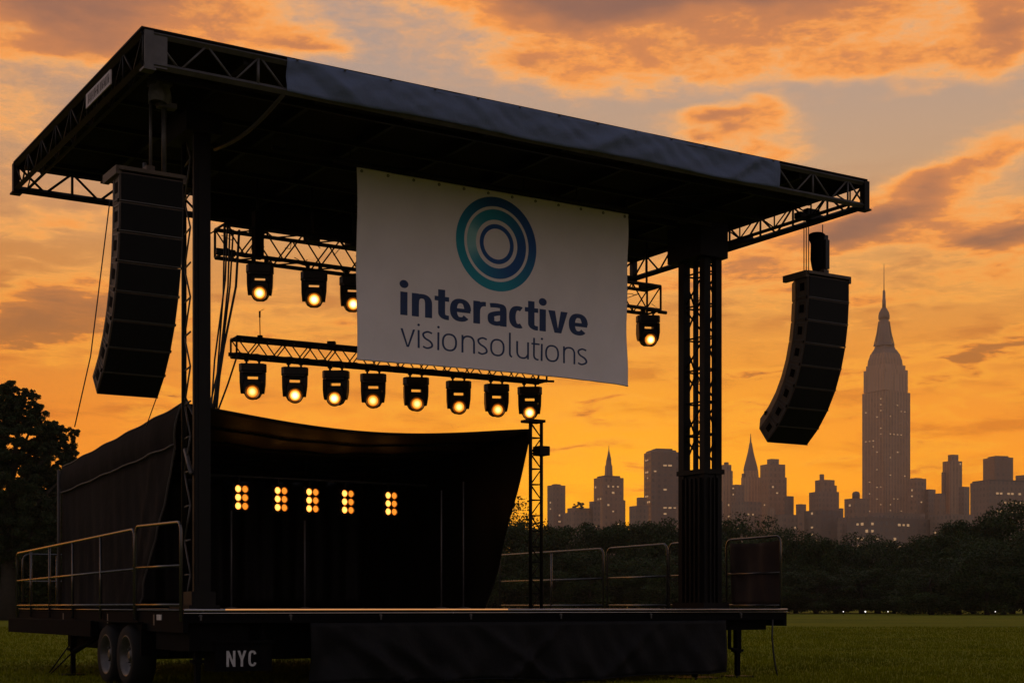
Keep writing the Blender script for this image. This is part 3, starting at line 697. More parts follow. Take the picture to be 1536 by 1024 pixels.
# ------------------------------------------------------------------ tent over the back of the deck
uA, uB, vA, vE = 1.5, 6.97, 3.0, 8.85; zF, zK = 3.78, 3.415
tent = thing('stage_tent', S((uA+uB)/2, 6, ZD), 'black fabric tent over the back of the stage with sagging front edge', 'tent')
def zc(a, c):   # canopy height: a along u, c along v
    return (zF+(zK-zF)*c) - (.21*math.sin(math.pi*a)**1.15)*(1-.55*c) + .02*math.sin(a*31)*c*(1-c)*3 + .05*math.sin(c*math.pi*5)**2*(-1)*.35
mb = MB(); mb.grid(70, 40, lambda a, c: S(uA+(uB-uA)*a, vA+(vE-vA)*c, zc(a, c)), .006); mb.build('canopy', 'canopy', tent)
for k in range(1, 6):
    c_ = k/6; mb = MB(); mb.tube([S(uA+(uB-uA)*i/20, vA+(vE-vA)*c_, zc(i/20, c_)-.03) for i in range(21)], .02, 6); mb.build('bow', 'steel_dark', tent)
def wl(a, c):   # left wall, a along v, c down; front edge slants back, upper part has a band
    vt = vA; vb_ = 4.85; vfront = vt+(vb_-vt)*c**1.25; v_ = vfront+(vE-vfront)*a
    zt = zc(0, (v_-vA)/(vE-vA)); z_ = zt+(ZD+.0-zt)*c
    pl = .07*mn.noise(Vector((v_*1.3+c*.5, c*.8, 1)))+.045*mn.noise(Vector((v_*3.6+c*.9, c*.7, 4)))+.012*mn.noise(Vector((v_*11, c*2, 7)))+.03*math.exp(-((v_-vfront-.5-.6*(1-c))/.10)**2)+.03*math.sin((v_-vfront)*9)*math.exp(-(v_-vfront)*1.2)
    bulge = .10*math.sin(math.pi*min(1, c/.2))*.5 if c < .2 else 0
    return S(uA-.01-bulge-pl*(.1+.9*c)*(1 if c > .1 else c*10)-.04*a*c, v_, z_)
mb = MB(); mb.grid(90, 40, wl, .006); lw = mb.build('side_wall', 'tarp', tent)
mb = MB(); mb.tube([wl(i/40, .185)-U*.02 for i in range(41)], .014, 6); mb.build('seam', 'tarp_hem', lw)
mb = MB(); mb.tube([wl(0, i/30)-U*.01 for i in range(31)], .014, 6); mb.build('hem', 'tarp_hem', lw)
mb = MB(); mb.tube([wl(i/40, 0)-U*.0+Vector((0, 0, .008)) for i in range(41)], .012, 6); mb.build('hem', 'tarp_hem', lw)
mb = MB(); mb.tube([S(uA-.07, vE+.02, ZD), S(uA-.07, vE+.02, zK-.05)], .028, 8); mb.build('corner_pole', 'tarp_hem', tent)
def wr(a, c):
    vb_ = 4.35; vfront = vA+(vb_-vA)*(.9*c+.1*c*c); v_ = vfront+(vE-vfront)*a; zt = zc(1, (v_-vA)/(vE-vA))
    return S(uB+.03*math.sin(v_*6+c*3)*c, v_, zt+(ZD-zt)*c)
mb = MB(); mb.grid(60, 30, wr, .006); mb.build('side_wall', 'tarp_in', tent)
def wb(a, c):
    u_ = uA+(uB-uA)*a; zt = zc(a, 1); return S(u_, vE+.05*math.sin(u_*7)*(.2+c)+.02*math.sin(u_*19), zt+(ZD-zt)*c)
mb = MB(); mb.grid(110, 12, wb, .006); mb.build('back_wall', 'tarp_in', tent)
mb = MB(); mb.tube([S(uA+(uB-uA)*i/30, vA, zc(i/30, 0)) for i in range(31)], .018, 6); mb.build('front_edge_rope', 'tarp_in', tent)

# thin standing poles inside the tent
def stand(px, v, ytop, label, ybright=None):
    u_, z_ = pv(px, ytop, v)
    mb = MB(); mb.tube([S(u_, v, ZD), S(u_, v, z_)], .014, 6); mb.lathe([(.12, 0), (.12, .012), (.03, .03)], 10, lambda p: S(u_, v, ZD)+Vector(p))
    tag(mb.build('stand_pole', 'truss_grey', None, S(u_, v, ZD)), label, 'pole', 'thin poles standing on the stage floor')
stand(347, 4.5, 765, 'thin upright pole on stage below the leftmost lamp cluster')
stand(457, 4.6, 780, 'thin upright pole on stage below the third lamp cluster')
stand(695, 3.9, 722, 'thin upright pole on stage near the right tent wall')
stand(662, 3.8, 735, 'thin upright pole left of its twin near the right tent wall')

# lamp clusters on a bar
vb = 5.5; ubx0, ubx1 = uat(316, vb), uat(592, vb); zbar = pv(316, 712, vb)[1]
bar = thing('lamp_bar', S((ubx0+ubx1)/2, vb, zbar), 'thin horizontal bar across the tent above the lamp clusters', 'lighting bar')
mb = MB(); mb.tube([S(ubx0-.3, vb, zbar), S(ubx1+.6, vb, zbar)], .017, 8); mb.build('tube', 'truss_grey', bar)
for uu in (ubx0+.1, (ubx0+ubx1)/2, ubx1+.3):
    mb = MB(); cc = (vb-vA)/(vE-vA); mb.tube([S(uu, vb, zbar), S(uu, vb, zc((uu-uA)/(uB-uA), cc)+.0)], .008, 5); mb.build('drop_wire', 'steel_dark', bar)
cl0 = thing('lamp_cluster', (0, 0, 0), 'x', 'stage light', 'lamp clusters of six round lamps inside the tent')
mb = MB(); mb.box(-.125, .125, .0, .06, -.40, .01); mb.box(-.012, .012, .01, .04, .01, .12); mb.build('housing', 'housing', cl0)
for i in range(2):
    for j in range(3):
        cx, cz = -.060+.120*i, -.07-.13*j
        Tb = lambda p: Vector((p[0]*1+cx, -p[2], p[1]+cz))
        mb = MB(); mb.lathe([(.055, .0), (.059, .075), (.055, .075), (.045, .02)], 20, Tb)
        cn = mb.build('lamp_can', 'bowl', cl0)
        mb = MB(); mb.lathe([(0, .040), (.022, .036), (.040, .022), (.052, -.006)][::-1], 20, lambda p: Vector((p[0], -p[2], p[1])))
        ln = mb.build('lamp_glass', 'blind' if i == 0 else 'blind_dim', None); ln.parent = cn; ln.location = (cx, -.05, cz)
LB = ['leftmost of the five glowing lamp clusters inside the tent', 'second glowing lamp cluster from the left inside the tent', 'middle one of the five glowing lamp clusters in the tent',
      'fourth glowing lamp cluster from the left, with a clamp above it', 'rightmost of the five glowing lamp clusters inside the tent']
for i, px in enumerate((359, 418, 465, 518, 583)):
    u_ = uat(px, vb-.05); Mx = at(u_, vb-.06, zbar-.13, .14)
    if i: dup(cl0, Mx, LB[i])
cl0.matrix_world = at(uat(359, vb-.05), vb-.06, zbar-.13, .14); cl0['label'] = LB[0]

# ------------------------------------------------------------------ lighting trusses
def box_truss(P_, Q_, wd, dp, name, label, nb, rc=.024, rl=.011):
    P_, Q_ = Vector(P_), Vector(Q_); ax = (Q_-P_).normalized(); sdv = Vector((-ax.y, ax.x, 0)).normalized()*wd
    dn = Vector((0, 0, -dp)); t_ = thing(name, P_.lerp(Q_, .5), label, 'lighting truss', 'lighting trusses hanging under the roof')
    cs = [(Vector((0, 0, 0))), sdv, dn, sdv+dn]
    for c_ in cs:
        mb = MB(); mb.tube([P_+c_, Q_+c_], rc, 8); mb.build('chord', 'steel_dark', t_)
    mb = MB()
    for fa, fb in ((0, 2), (1, 3), (0, 1), (2, 3)):
        for i in range(nb):
            a_, b__ = P_.lerp(Q_, i/nb), P_.lerp(Q_, (i+1)/nb)
            x_, y_ = (fa, fb) if i % 2 == 0 else (fb, fa)
            mb.tube([a_+cs[x_], b__+cs[y_]], rl, 5)
    for e_ in (P_, Q_):
        for fa, fb in ((0, 2), (1, 3), (0, 1), (2, 3)): mb.tube([e_+cs[fa], e_+cs[fb]], rl*1.6, 5)
    mb.build('lacing', 'steel_dark', t_); return t_
vU = 4.0; u0, z0 = pv(337, 338, vU); u1, z1 = pv(991, 428, vU); zu = (z0+z1)/2
tU = box_truss(S(u0, vU, zu), S(u1, vU, zu), .38, .40, 'lighting_truss', 'upper lighting truss hanging behind the banner top', 26, .03, .012)
mb = MB(); mb.tube([S(u0-.12, vU, zu-.40), S(u0+.15, vU, zu-.40)], .05, 8); mb.build('end_clamp', 'steel_dark', tU); mb = MB(); mb.tube([S(u1-.05, vU, zu-.43), S(u1+.12, vU, zu-.43)], .03, 6); mb.build('end_clamp', 'steel_dark', tU)
for px in (386, 468, 530, 640, 760, 870, 970):
    uu = uat(px, vU+.19); mb = MB(); mb.tube([S(uu, vU+.19, zu-.02), S(uu, vU+.19, ZT-.1)], .02, 6); mb.box(uu-.09, uu+.09, vU+.1, vU+.3, zu-.03, zu+.06, ST)
    mb.build('hanger', 'steel_dark', tU)
mb = MB(); uu = uat(388, vU); mb.box(uu-.065, uu+.065, vU-.04, vU+.1, zu-.42, zu+.25, ST); mb.build('control_box', 'black', tU)
mb = MB()
for k in range(26):
    a_ = random.random(); p = S(u0+(u1-u0)*a_, vU+.1, zu-.05-.3*random.random()); mb.tube([p, p+Vector((random.uniform(-.15, .15), 0, random.uniform(-.12, .05))), p+Vector((random.uniform(-.2, .2), .05, random.uniform(-.1, .1)))], .006, 4)
mb.tube([S(u0+(u1-u0)*i/60, vU+.18, zu-.37+.015*math.sin(i*1.7)) for i in range(61)], .014, 5)
mb.build('cable_loom', 'rubber', tU)

pL = Vector((-3.93, 21.1, 4.95)); pR = Vector((.554, 23.6, 4.95)); axL = (pR-pL).normalized(); sdL = Vector((-axL.y, axL.x, 0))
tLw = box_truss(pL, pR, .26, .25, 'lighting_truss', 'lower lighting truss with eight lamps, above the tent', 26, .026, .010)
mb = MB(); mb.tube([pL+Vector((-.12, 0, -.25)), pL+Vector((.15, .05, -.25))], .03, 6); mb.build('end_clamp', 'steel_dark', tLw); mb = MB(); mb.tube([pR+Vector((-.1, 0, -.25)), pR+Vector((.12, .03, -.25))], .02, 6); mb.build('end_clamp', 'steel_dark', tLw)
for k in (.42, .52, .72, .9):
    p = pL.lerp(pR, k)+sdL*.13; mb = MB(); mb.tube([p, Vector((p.x, p.y, zu-.4 if k < .0 else ZT-.1))], .012, 5); mb.build('hanger', 'steel_dark', tLw)
for k in (.28, .38):
    p = pL.lerp(pR, k); mb = MB(); mb.box(p.x-.05, p.x+.07, p.y-.03, p.y+.1, p.z, p.z+.06); mb.build('clamp', 'steel_dark', tLw)
mb = MB(); mb.tube([pL.lerp(pR, i/60)+sdL*.1+Vector((0, 0, -.22+.012*math.sin(i*2.1))) for i in range(61)], .014, 5); mb.build('cable_loom', 'rubber', tLw)
pa_ = pL.lerp(pR, .068)
mb = MB(); mb.box(pa_.x-.035, pa_.x+.035, pa_.y-.03, pa_.y+.03, pa_.z, pa_.z+.05); mb.tube([pa_+Vector((0, 0, .05)), pa_+Vector((-.005, 0, .33))], .007, 6); mb.tube([pa_+Vector((-.005, 0, .31)), pa_+Vector((-.005, 0, .40))], .014, 6); mb.tube([pa_+Vector((0, 0, .40)), pa_+Vector((.06, 0, .43))], .003, 4)
tag(mb.build('antenna', 'black', None, pa_), 'small whip antenna standing on the lower lighting truss', 'antenna')

# moving head lamps
def moving_head(lens, tilt):
    o = thing('moving_head', (0, 0, 0), 'x', 'stage light', 'moving head stage lamps')
    for s_ in (-.09, .09):
        mb = MB(); mb.tube([(s_, 0, 0), (s_, 0, .09)], .018, 6); mb.box(s_-.03, s_+.03, -.035, .035, .05, .12); mb.build('clamp', 'steel_dark', o)
    mb = MB(); pr = [(-.155, -.13), (.155, -.13), (.195, -.06), (.195, .06), (.155, .13), (-.155, .13), (-.195, .06), (-.195, -.06)]
    mb.prism(pr, -.10, 0.0); mb.prism([(x*.86, y*.86) for x, y in pr], -.135, -.1005); mb.build('base', 'housing', o)
    mb = MB()
    for s_ in (-1, 1):
        P_ = [(-.08, -.12), (.08, -.12), (.10, -.28), (.085, -.37), (.04, -.415), (-.04, -.415), (-.085, -.37), (-.10, -.28)]
        xa, xb = (.138, .186) if s_ > 0 else (-.186, -.138)
        nar = lambda z: .022*max(0, (-.24-z)/.17)*s_
        mb.add([(xa-nar(z)*.6, y, z) for y, z in P_]+[(xb-nar(z), y, z) for y, z in P_], [tuple(range(8)), tuple(range(15, 7, -1))]+[(k, k+8, (k+1) % 8+8, (k+1) % 8) for k in range(8)])
    mb.box(-.137, .137, -.05, .05, -.165, -.136); mb.box(.075, .136, -.06, .06, -.235, -.164); mb.box(-.136, -.075, -.06, .06, -.235, -.164); mb.build('yoke', 'housing', o)
    Rt = Matrix.Rotation(R(tilt), 4, 'X')   # lens axis along -Y tipped down
    piv = Vector((0, -.05, -.392))
    def Th(p): return Rt @ Vector((p[0], -p[2], p[1])) + piv
    sil = [(-.132, -.255), (-.105, -.222), (.105, -.222), (.132, -.255), (.134, -.33), (.128, -.41), (.10, -.46), (.05, -.49), (-.05, -.49), (-.10, -.46), (-.128, -.41), (-.134, -.33)]
    mb = MB(); n_ = len(sil); dy = [(-.105, .86), (-.085, 1.0), (.09, 1.0), (.13, .8)]; c0 = Vector((0, 0, -.35)); vs = []
    for y_, k_s in dy: vs += [(x*k_s, y_, -.35+(z+.35)*k_s) for x, z in sil]
    mb.add(vs, [tuple(range(n_)), tuple(range(4*n_-1, 3*n_-1, -1))]+[(j*n_+k, (j+1)*n_+k, (j+1)*n_+(k+1) % n_, j*n_+(k+1) % n_) for j in range(3) for k in range(n_)])
    mb.lathe([(.0, .02), (.108, .02), (.112, .085), (.118, .09), (.118, .118), (.104, .125), (.104, .10), (0, .098)], 28, Th, cap=False)
    hd = mb.build('lamp_head', 'housing', o)
    mb = MB(); mb.lathe([(.1035, .124), (.092, .116), (.074, .104)], 28, Th, cap=False); mb.build('reflector_ring', 'bowl', hd)
    mb = MB(); mb.lathe([(.076, -.004), (.055, .010), (.03, .015), (0, .016)], 28, lambda p: Vector((p[0], -p[2], p[1])), cap=False)
    l = mb.build('lens', lens, None); l.parent = hd; l.location = Th((0, 0, .108)); l.rotation_euler = (R(tilt), 0, 0)
    return o
bpy.context.view_layer.update()
# tilt about X: rotate -Y axis downwards => positive rotation takes -Y towards -Z
mh = {}
up_px = [(390, 443, 'leftmost moving head lamp on the upper truss, lit'), (471, 450, 'second lit moving head from the left on the upper truss'),
         (529, 458, 'lit moving head half hidden by the left edge of the banner'), (972, 505, 'lone lit moving head right of the banner on the upper truss')]
lo_px = [381, 444, 506, 562, 626, 690, 747, 797]
lo_lb = ['leftmost of the eight lit lamps on the lower truss', 'second from the left of the eight lamps on the lower truss', 'third from the left of the eight lamps on the lower truss',
         'fourth lamp on the lower truss, just under the banner corner', 'fifth lamp on the lower truss, under the banner', 'sixth lamp on the lower truss, under the banner',
         'seventh lamp on the lower truss, next to the last', 'last lamp on the lower truss, right above the lattice pole']
protos = [moving_head('lens_hot', 14), moving_head('lens', 10)]
used = [False, False]
rr = random.Random(5)
def put(kind, Mx, lb):
    p_ = protos[kind]
    if not used[kind]: used[kind] = True; p_.matrix_world = Mx; p_['label'] = lb; return p_
    return dup(p_, Mx, lb)
jobs = []
for i, (px, y_, lb) in enumerate(up_px):
    uu = uat(px, vU+.05); jobs.append((0, Matrix.Translation(S(uu, vU+.05, zu-.52)) @ Matrix.Rotation(ANG-R(26)+rr.uniform(-.1, .1), 4, 'Z'), lb))
for i, px in enumerate(lo_px):
    r_ = (px-768)/F; k = (r_*pL.y-pL.x)/((pR.x-pL.x)-r_*(pR.y-pL.y)); p = pL+(pR-pL)*k+sdL*.05
    jobs.append((0 if i in (1, 2, 7) else 1, Matrix.Translation(p+Vector((0, 0, -.37))) @ Matrix.Rotation(ANG-R(28)+rr.uniform(-.12, .12), 4, 'Z'), lo_lb[i]))
# copies first, then the prototypes move to their own places
first = {}
for kind, Mx, lb in jobs:
    if kind not in first: first[kind] = (Mx, lb)
    else: dup(protos[kind], Mx, lb)
for kind, (Mx, lb) in first.items(): protos[kind].matrix_world = Mx; protos[kind]['label'] = lb

# ------------------------------------------------------------------ banner
vN = 2.07
uN0 = uat(535, vN); uN1 = uat(942, vN)
zN1 = (zat(250, S(uN0, vN))+zat(322, S(uN1, vN)))/2
zb0_, zb1_ = zat(540, S(uN0, vN)), zat(577, S(uN1, vN))
bw = uN1-uN0
def ban(a, c):
    x = a*bw; e0 = math.exp(-(x/.45)**2); e1 = math.exp(-((bw-x)/.5)**2)
    y = .02*e0*math.sin(c*9+x*5)+.012*e1*math.sin(c*7+(bw-x)*6)+.010*e1*math.sin(c*16-(bw-x)*9)+.02*math.exp(-((bw-x-.45-.25*c)/.10)**2)*c+.012*math.sin(c*3.0)*math.sin(a*3)+.01*math.exp(-((c-1)/.12)**2)*math.sin(x*8)
    zb_ = zb0_+(zb1_-zb0_)*a; z = zN1+(zb_-zN1)*c
    z += .02*math.sin(a*math.pi)*c*(1) + (-.03*c*math.exp(-(bw-x)/.5))
    xx = x + .02*e1*math.sin(c*math.pi)*-1
    return S(uN0+xx, vN-y, z)
def bp(px, py, off):
    u_, z_ = pv(px, py, vN); a_ = (u_-uN0)/bw; zb_ = zb0_+(zb1_-zb0_)*a_; c_ = (z_-zN1)/(zb_-zN1)
    q = ban(a_, c_); return S(u_, 0, z_)-Vector((*S(0, 0)[:2], 0))*0 if False else Vector((S(u_, vN).x, S(u_, vN).y, z_)) - V*(off+(vN-((q-C0).dot(V))))
def buz(u_, z_, off):
    a_ = (u_-uN0)/bw; zb_ = zb0_+(zb1_-zb0_)*a_; c_ = (z_-zN1)/(zb_-zN1); q = ban(a_, c_); vv = (q-C0).dot(V)
    return S(u_, vv-off, z_)
bn_ = thing('banner', S((uN0+uN1)/2, vN, zb0_), 'large off-white banner with blue ring logo hanging below the roof front', 'banner')
mb = MB(); mb.grid(120, 70, ban, .003); cloth = mb.build('cloth', 'banner', bn_)
mb = MB(); mb.tube([ban(i/60, .006)-V*.006 for i in range(61)], .010, 5); mb.build('hem', 'banner', cloth)
mb = MB(); mb.tube([ban(i/60, .994)-V*.006 for i in range(61)], .008, 5); mb.build('hem', 'banner', cloth)
for i in range(12):
    a_ = .015+.97*i/11; p_ = ban(a_, .018)-V*.008
    mb = MB(); mb.lathe([(.012, -.003), (.02, -.003), (.02, .004), (.012, .004)], 10, lambda q: p_+U*q[0]+Vector((0, 0, q[1]))-V*q[2], cap=False); mb.build('eyelet', 'truss_grey', cloth)
    mb = MB(); mb.tube([p_, p_+Vector((0, 0, .05))+V*.01, S(uN0+bw*a_, vN+.03, zN1+.10)], .004, 4); mb.build('tie_cord', 'rubber', cloth)
uc_, zc_ = pv(744.5, 366.5, vN); R0 = .668
lm = bpy.data.materials.new('logo_ink'); lm.use_nodes = True
h = G(lm.node_tree); b = lm.node_tree.nodes['Principled BSDF']
at_ = h.n('ShaderNodeAttribute', attribute_name='ink'); h.put(b.inputs['Base Color'], at_.outputs['Color']); b.inputs['Roughness'].default_value = .65
def ring(r0, r1, colf, lev):
    n = 96; mb = MB(); m_ = 5; vs = []; cols = []
    for i in range(n):
        a_ = 2*math.pi*i/n
        for j in range(m_+1):
            r_ = (r0+(r1-r0)*j/m_)*R0; vs.append(buz(uc_+r_*math.cos(a_), zc_+r_*math.sin(a_), .005+lev)); cols.append(colf(a_, j/m_))
    fs = [(i*(m_+1)+j, i*(m_+1)+j+1, ((i+1) % n)*(m_+1)+j+1, ((i+1) % n)*(m_+1)+j) for i in range(n) for j in range(m_)]
    mb.add(vs, fs); o = mb.build('logo_ring', lm, cloth)
    ca = o.data.color_attributes.new('ink', 'FLOAT_COLOR', 'POINT')
    for k, c_ in enumerate(cols): ca.data[k].color = (*c_, 1)
    fix_normals(o, -V)
def mixc(a_, b_, t_): t_ = max(0, min(1, t_)); return tuple(x+(y-x)*t_ for x, y in zip(a_, b_))
navy = (.006, .085, .33); teal = (.006, .31, .44); steel = (.30, .62, .68)
ring(.80, 1.0, lambda a_, t_: mixc(teal, navy, .5+.75*math.cos(a_-R(50))), 0)
ring(.515, .735, lambda a_, t_: mixc(mixc((.008, .30, .46), navy, .4+.7*math.cos(a_-R(-25))), steel, 1.3*math.exp(-(((a_-math.pi*.98))/.50)**2)), 0)
ring(.327, .423, lambda a_, t_: navy, 0)
# words
def word(txt, px0, px1, ybase0, ybase1, yx0, yx1, w, hh, bold, gap):
    ul, ur = uat(px0, vN), uat(px1, vN)
    zb_ = (zat(ybase0, S(ul, vN))+zat(ybase1, S(ur, vN)))/2; zx_ = (zat(yx0, S(ul, vN))+zat(yx1, S(ur, vN)))/2
    o = text_mesh(txt, w, hh, bold, gap, lambda a_, t_, k: buz(ul+(ur-ul)*a_, zb_+(zx_-zb_)*t_, .005+k), 'lettering', 'navy', cloth)
    fix_normals(o, -V)
word('interactive', 600, 878.5, 473.5, 503, 439.5, 470, .28, .195, True, .17)
word('visionsolutions', 600.5, 880, 520.5, 547, 493.5, 522, .112, .095, False, .25)
vp = vN+.03
bp_ = thing('banner_pipe', S(6, vp, zN1+.07), 'thin pipe under the roof from which the banner hangs', 'pipe')
mb = MB(); mb.tube([S(uN0-1.2, vp, zN1+.07), S(uM-.25, vp, zN1+.07)], .03, 8); mb.build('tube', 'steel_dark', bp_)
for k in range(8):
    uu = uN0-1+k*(uM-uN0+.5)/7.5; mb = MB(); mb.tube([S(uu, vp, zN1+.07), S(uu, vp, ZT-.1)], .012, 5); mb.build('drop_bracket', 'steel_dark', bp_)

# ------------------------------------------------------------------ line arrays
def line_array(uc0, v0, ztop, hang, label, w=.80, slope=None):
    o = thing('line_array', S(uc0, v0+.2, ztop-2.6), label, 'loudspeaker', 'hanging line array loudspeakers')
    tl = [0, 4, 9, 15, 22, 30, 39, 49]; H = .343
    mb = MB(); mb.box(uc0-w/2-.02, uc0+w/2+.02, v0-.03, v0+.50, ztop, ztop+.045, ST); mb.box(uc0-w/2-.05, uc0-w/2+.02, v0+.0, v0+.52, ztop-.05, ztop+.05, ST)
    mb.box(uc0-.05, uc0+.05, v0+.05, v0+.5, ztop+.045, ztop+.12, ST); mb.box(uc0+w/2-.01, uc0+w/2+.03, v0-.02, v0+.2, ztop-.06, ztop+.045, ST); mb.build('flying_frame', 'spk_side', o)
    p = Vector((v0, ztop-.02))
    for i, t_ in enumerate(tl):
        th = R(t_); dn = Vector((math.sin(th), -math.cos(th))); bk = Vector((math.cos(th), math.sin(th)))   # (v, z)
        g_ = .003
        def W3(x, f_, d_):   # x across, f_ back depth, d_ down
            q = p+bk*f_+dn*d_; return S(uc0+x, q.x, q.y)
        hb = H*.80
        # plan outline: (half width, depth, top inset)
        prof = [(w/2, .0, 0), (w/2, .29, .010), (w/2-.14, .52, .028)]
        vs = []; 
        for hw_, dp_, ins in prof:
            vs += [W3(-hw_, dp_, g_+ins), W3(hw_, dp_, g_+ins), W3(hw_, dp_, H-g_-ins), W3(-hw_, dp_, H-g_-ins)]
        fs = [(3, 2, 1, 0), (8, 9, 10, 11)]
        for s_ in (0, 4):
            for k in range(4): fs.append((s_+k, s_+(k+1) % 4, s_+4+(k+1) % 4, s_+4+k))
        mb = MB(); mb.add(vs, fs); bx = mb.build('speaker_box', 'spk_side', o)
        mb = MB(); ins_ = .012
        vs = [W3(-w/2+ins_, -.012, .018), W3(w/2-ins_, -.012, .018), W3(w/2-ins_, -.012, H-.018), W3(-w/2+ins_, -.012, H-.018)]
        vs += [W3(-w/2+ins_, .001, .018), W3(w/2-ins_, .001, .018), W3(w/2-ins_, .001, H-.018), W3(-w/2+ins_, .001, H-.018)]
        mb.add(vs, [(3, 2, 1, 0), (0, 1, 5, 4), (1, 2, 6, 5), (2, 3, 7, 6), (3, 0, 4, 7)]); mb.build('grille', 'grille', bx)
        mb = MB(); q = [W3(sx_*(w/2-.07), f_, d_) for f_ in (.27, .30) for sx_, d_ in ((-1, -.03), (1, -.03), (1, H+.0), (-1, H+.0))]
        mb.add(q, [(0, 1, 2, 3), (7, 6, 5, 4), (0, 4, 5, 1), (1, 5, 6, 2), (2, 6, 7, 3), (3, 7, 4, 0)]); mb.build('rigging_plate', 'black', bx)
        mb = MB(); q = [W3(sx_*(w/2), f_, d_) for f_ in (-.016, .0) for sx_, d_ in ((-1, H-.016), (1, H-.016), (1, H-.006), (-1, H-.006))]
        mb.add(q, [(3, 2, 1, 0), (4, 5, 6, 7), (0, 1, 5, 4), (1, 2, 6, 5), (2, 3, 7, 6), (3, 0, 4, 7)]); mb.build('trim_strip', 'truss_grey', bx)
        mb = MB()
        for (a_, b__) in ((.02, .24),):   # side frame plates and handle cup
            for d0, d1, f0, f1 in ((.03, .045, .015, .235), (H-.05, H-.035, .015, .235), (.03, H-.035, .015, .03), (.03, H-.035, .22, .235)):
                q = [W3(-w/2-.008, f_, d_) for f_, d_ in ((f0, d0), (f1, d0), (f1, d1), (f0, d1))]+[W3(-w/2+.001, f_, d_) for f_, d_ in ((f0, d0), (f1, d0), (f1, d1), (f0, d1))]
                mb.add(q, [(0, 1, 2, 3), (0, 4, 5, 1), (1, 5, 6, 2), (2, 6, 7, 3), (3, 7, 4, 0)])
        mb.build('side_plate', 'truss_grey', bx)
        mb = MB(); q = [W3(-w/2-.006, f_, d_) for f_, d_ in ((.09, .10), (.18, .10), (.18, .22), (.09, .22))]+[W3(-w/2+.001, f_, d_) for f_, d_ in ((.09, .10), (.18, .10), (.18, .22), (.09, .22))]
        mb.add(q, [(0, 1, 2, 3), (0, 4, 5, 1), (1, 5, 6, 2), (2, 6, 7, 3), (3, 7, 4, 0)]); mb.build('handle', 'black', bx)
        mb = MB()
        mb.tube([W3(-w/2-.016, .02, .01), W3(-w/2-.016, .02, -.03)], .012, 5); mb.tube([W3(w/2+.01, .02, .012), W3(w/2+.01, .02, -.02)], .010, 5); mb.build('link_pin', 'steel_dark', bx)
        p = p+dn*H
    last = p
    mb = MB(); q = W3(-w/2+.10, .44, -.22); mb.lathe([(.0, -.03), (.035, -.03), (.035, .03), (0, .03)], 8, lambda v_: q+Vector(v_)); mb.build('laser_pointer', 'black', o)
    return o
uLA = (uat(180, 1.1)+uat(275, 1.1))/2
zLA = zat(262, S(uLA, 1.1))
line_array(uLA, 1.1, zLA, None, 'line array loudspeaker hanging at the left, nearest the camera', .76)
uRA = (uat(1213, .9)+uat(1273, .9))/2
zRA = zat(415, S(uRA, .9))
line_array(uRA, .9, zRA, None, 'curved line array loudspeaker hanging from the right roof edge', .85)
# hoists
hL = thing('chain_hoist', S(uLA, 1.35, zLA+.1), 'hoist with pale rain cover and two poles above the left loudspeaker', 'hoist', 'hoists carrying the loudspeakers')
for px, yb in ((226, 252), (246, 258)):
    uu = uat(px, 1.3); mb = MB(); mb.tube([S(uu, 1.3, zLA+.06), S(uu, 1.3, ZT-.1)], .03 if px > 230 else .02, 8); mb.build('pole', 'truss_grey', hL)
uh, zh = pv(240, 140, 1.25)
mb = MB(); mb.grid(24, 10, lambda a, c: S(uh, 1.28, zh-.12+.26*c)+Matrix.Rotation(a*2*math.pi, 3, 'Z') @ Vector(((.13-.03*c+.018*math.sin(a*31+c*3))*(1.1-.35*abs(c-.35)), 0, .02*math.sin(a*19))), 0); mb.build('rain_cover', 'cover', hL)
mb = MB(); mb.box(uh-.11, uh+.14, 1.2, 1.4, zh+.10, zh+.16, ST); mb.build('beam_clamp', 'truss_grey', hL); mb = MB(); mb.box(uh-.02, uh+.2, 1.22, 1.34, zh-.16, zh-.10, ST); mb.build('motor', 'truss_grey', hL)
mb = MB(); uu = uat(217, 1.35); mb.tube([S(uu, 1.35, zLA+.05), S(uu, 1.35, zLA+.2)], .025, 6); mb.build('shackle', 'truss_grey', hL)
hR = thing('chain_hoist', S(uRA, 1.15, zRA+.06), 'dark chain hoist with cables above the right loudspeaker', 'hoist', 'hoists carrying the loudspeakers')
v_ = 1.12
for px in (1206, 1213, 1209.5):
    uu = uat(px, v_); mb = MB(); mb.tube([S(uu, v_, zRA+.04), S(uu, v_, ZB+.05)], .008, 5); mb.build('cable', 'rubber', hR)
uu, zt1 = pv(1225, 350, v_); zb2 = zat(408, S(uu, v_))
mb = MB(); mb.lathe([(.0, zb2), (.06, zb2), (.085, zb2+.1), (.10, zb2+.2), (.095, zt1-.15), (.12, zt1-.10), (.135, zt1-.03), (.10, zt1), (0, zt1)], 10, lambda p: S(uu, v_)+Vector(p)); mb.build('motor', 'black', hR)
mb = MB(); uu2 = uat(1234, v_); mb.box(uu2-.03, uu2+.05, v_-.1, v_+.08, zb2+.05, zt1-.1, ST); mb.box(uu2-.02, uu2+.06, v_-.06, v_+.1, zt1-.14, zt1-.02, ST); mb.build('chain_bag', 'rubber', hR)
mb = MB(); mb.tube([S(uu2, v_, zt1-.03), S(uu2, v_, ZB)], .008, 5); mb.build('chain', 'rubber', hR)
mb = MB(); uu = uat(1212, v_); mb.box(uu-.22, uu+.25, v_-.07, v_+.07, ZB+.03, ZB+.12, ST); mb.box(uu-.05, uu+.2, v_-.05, v_+.05, ZB+.12, ZB+.2, ST); mb.build('beam_clamp', 'steel_dark', hR)

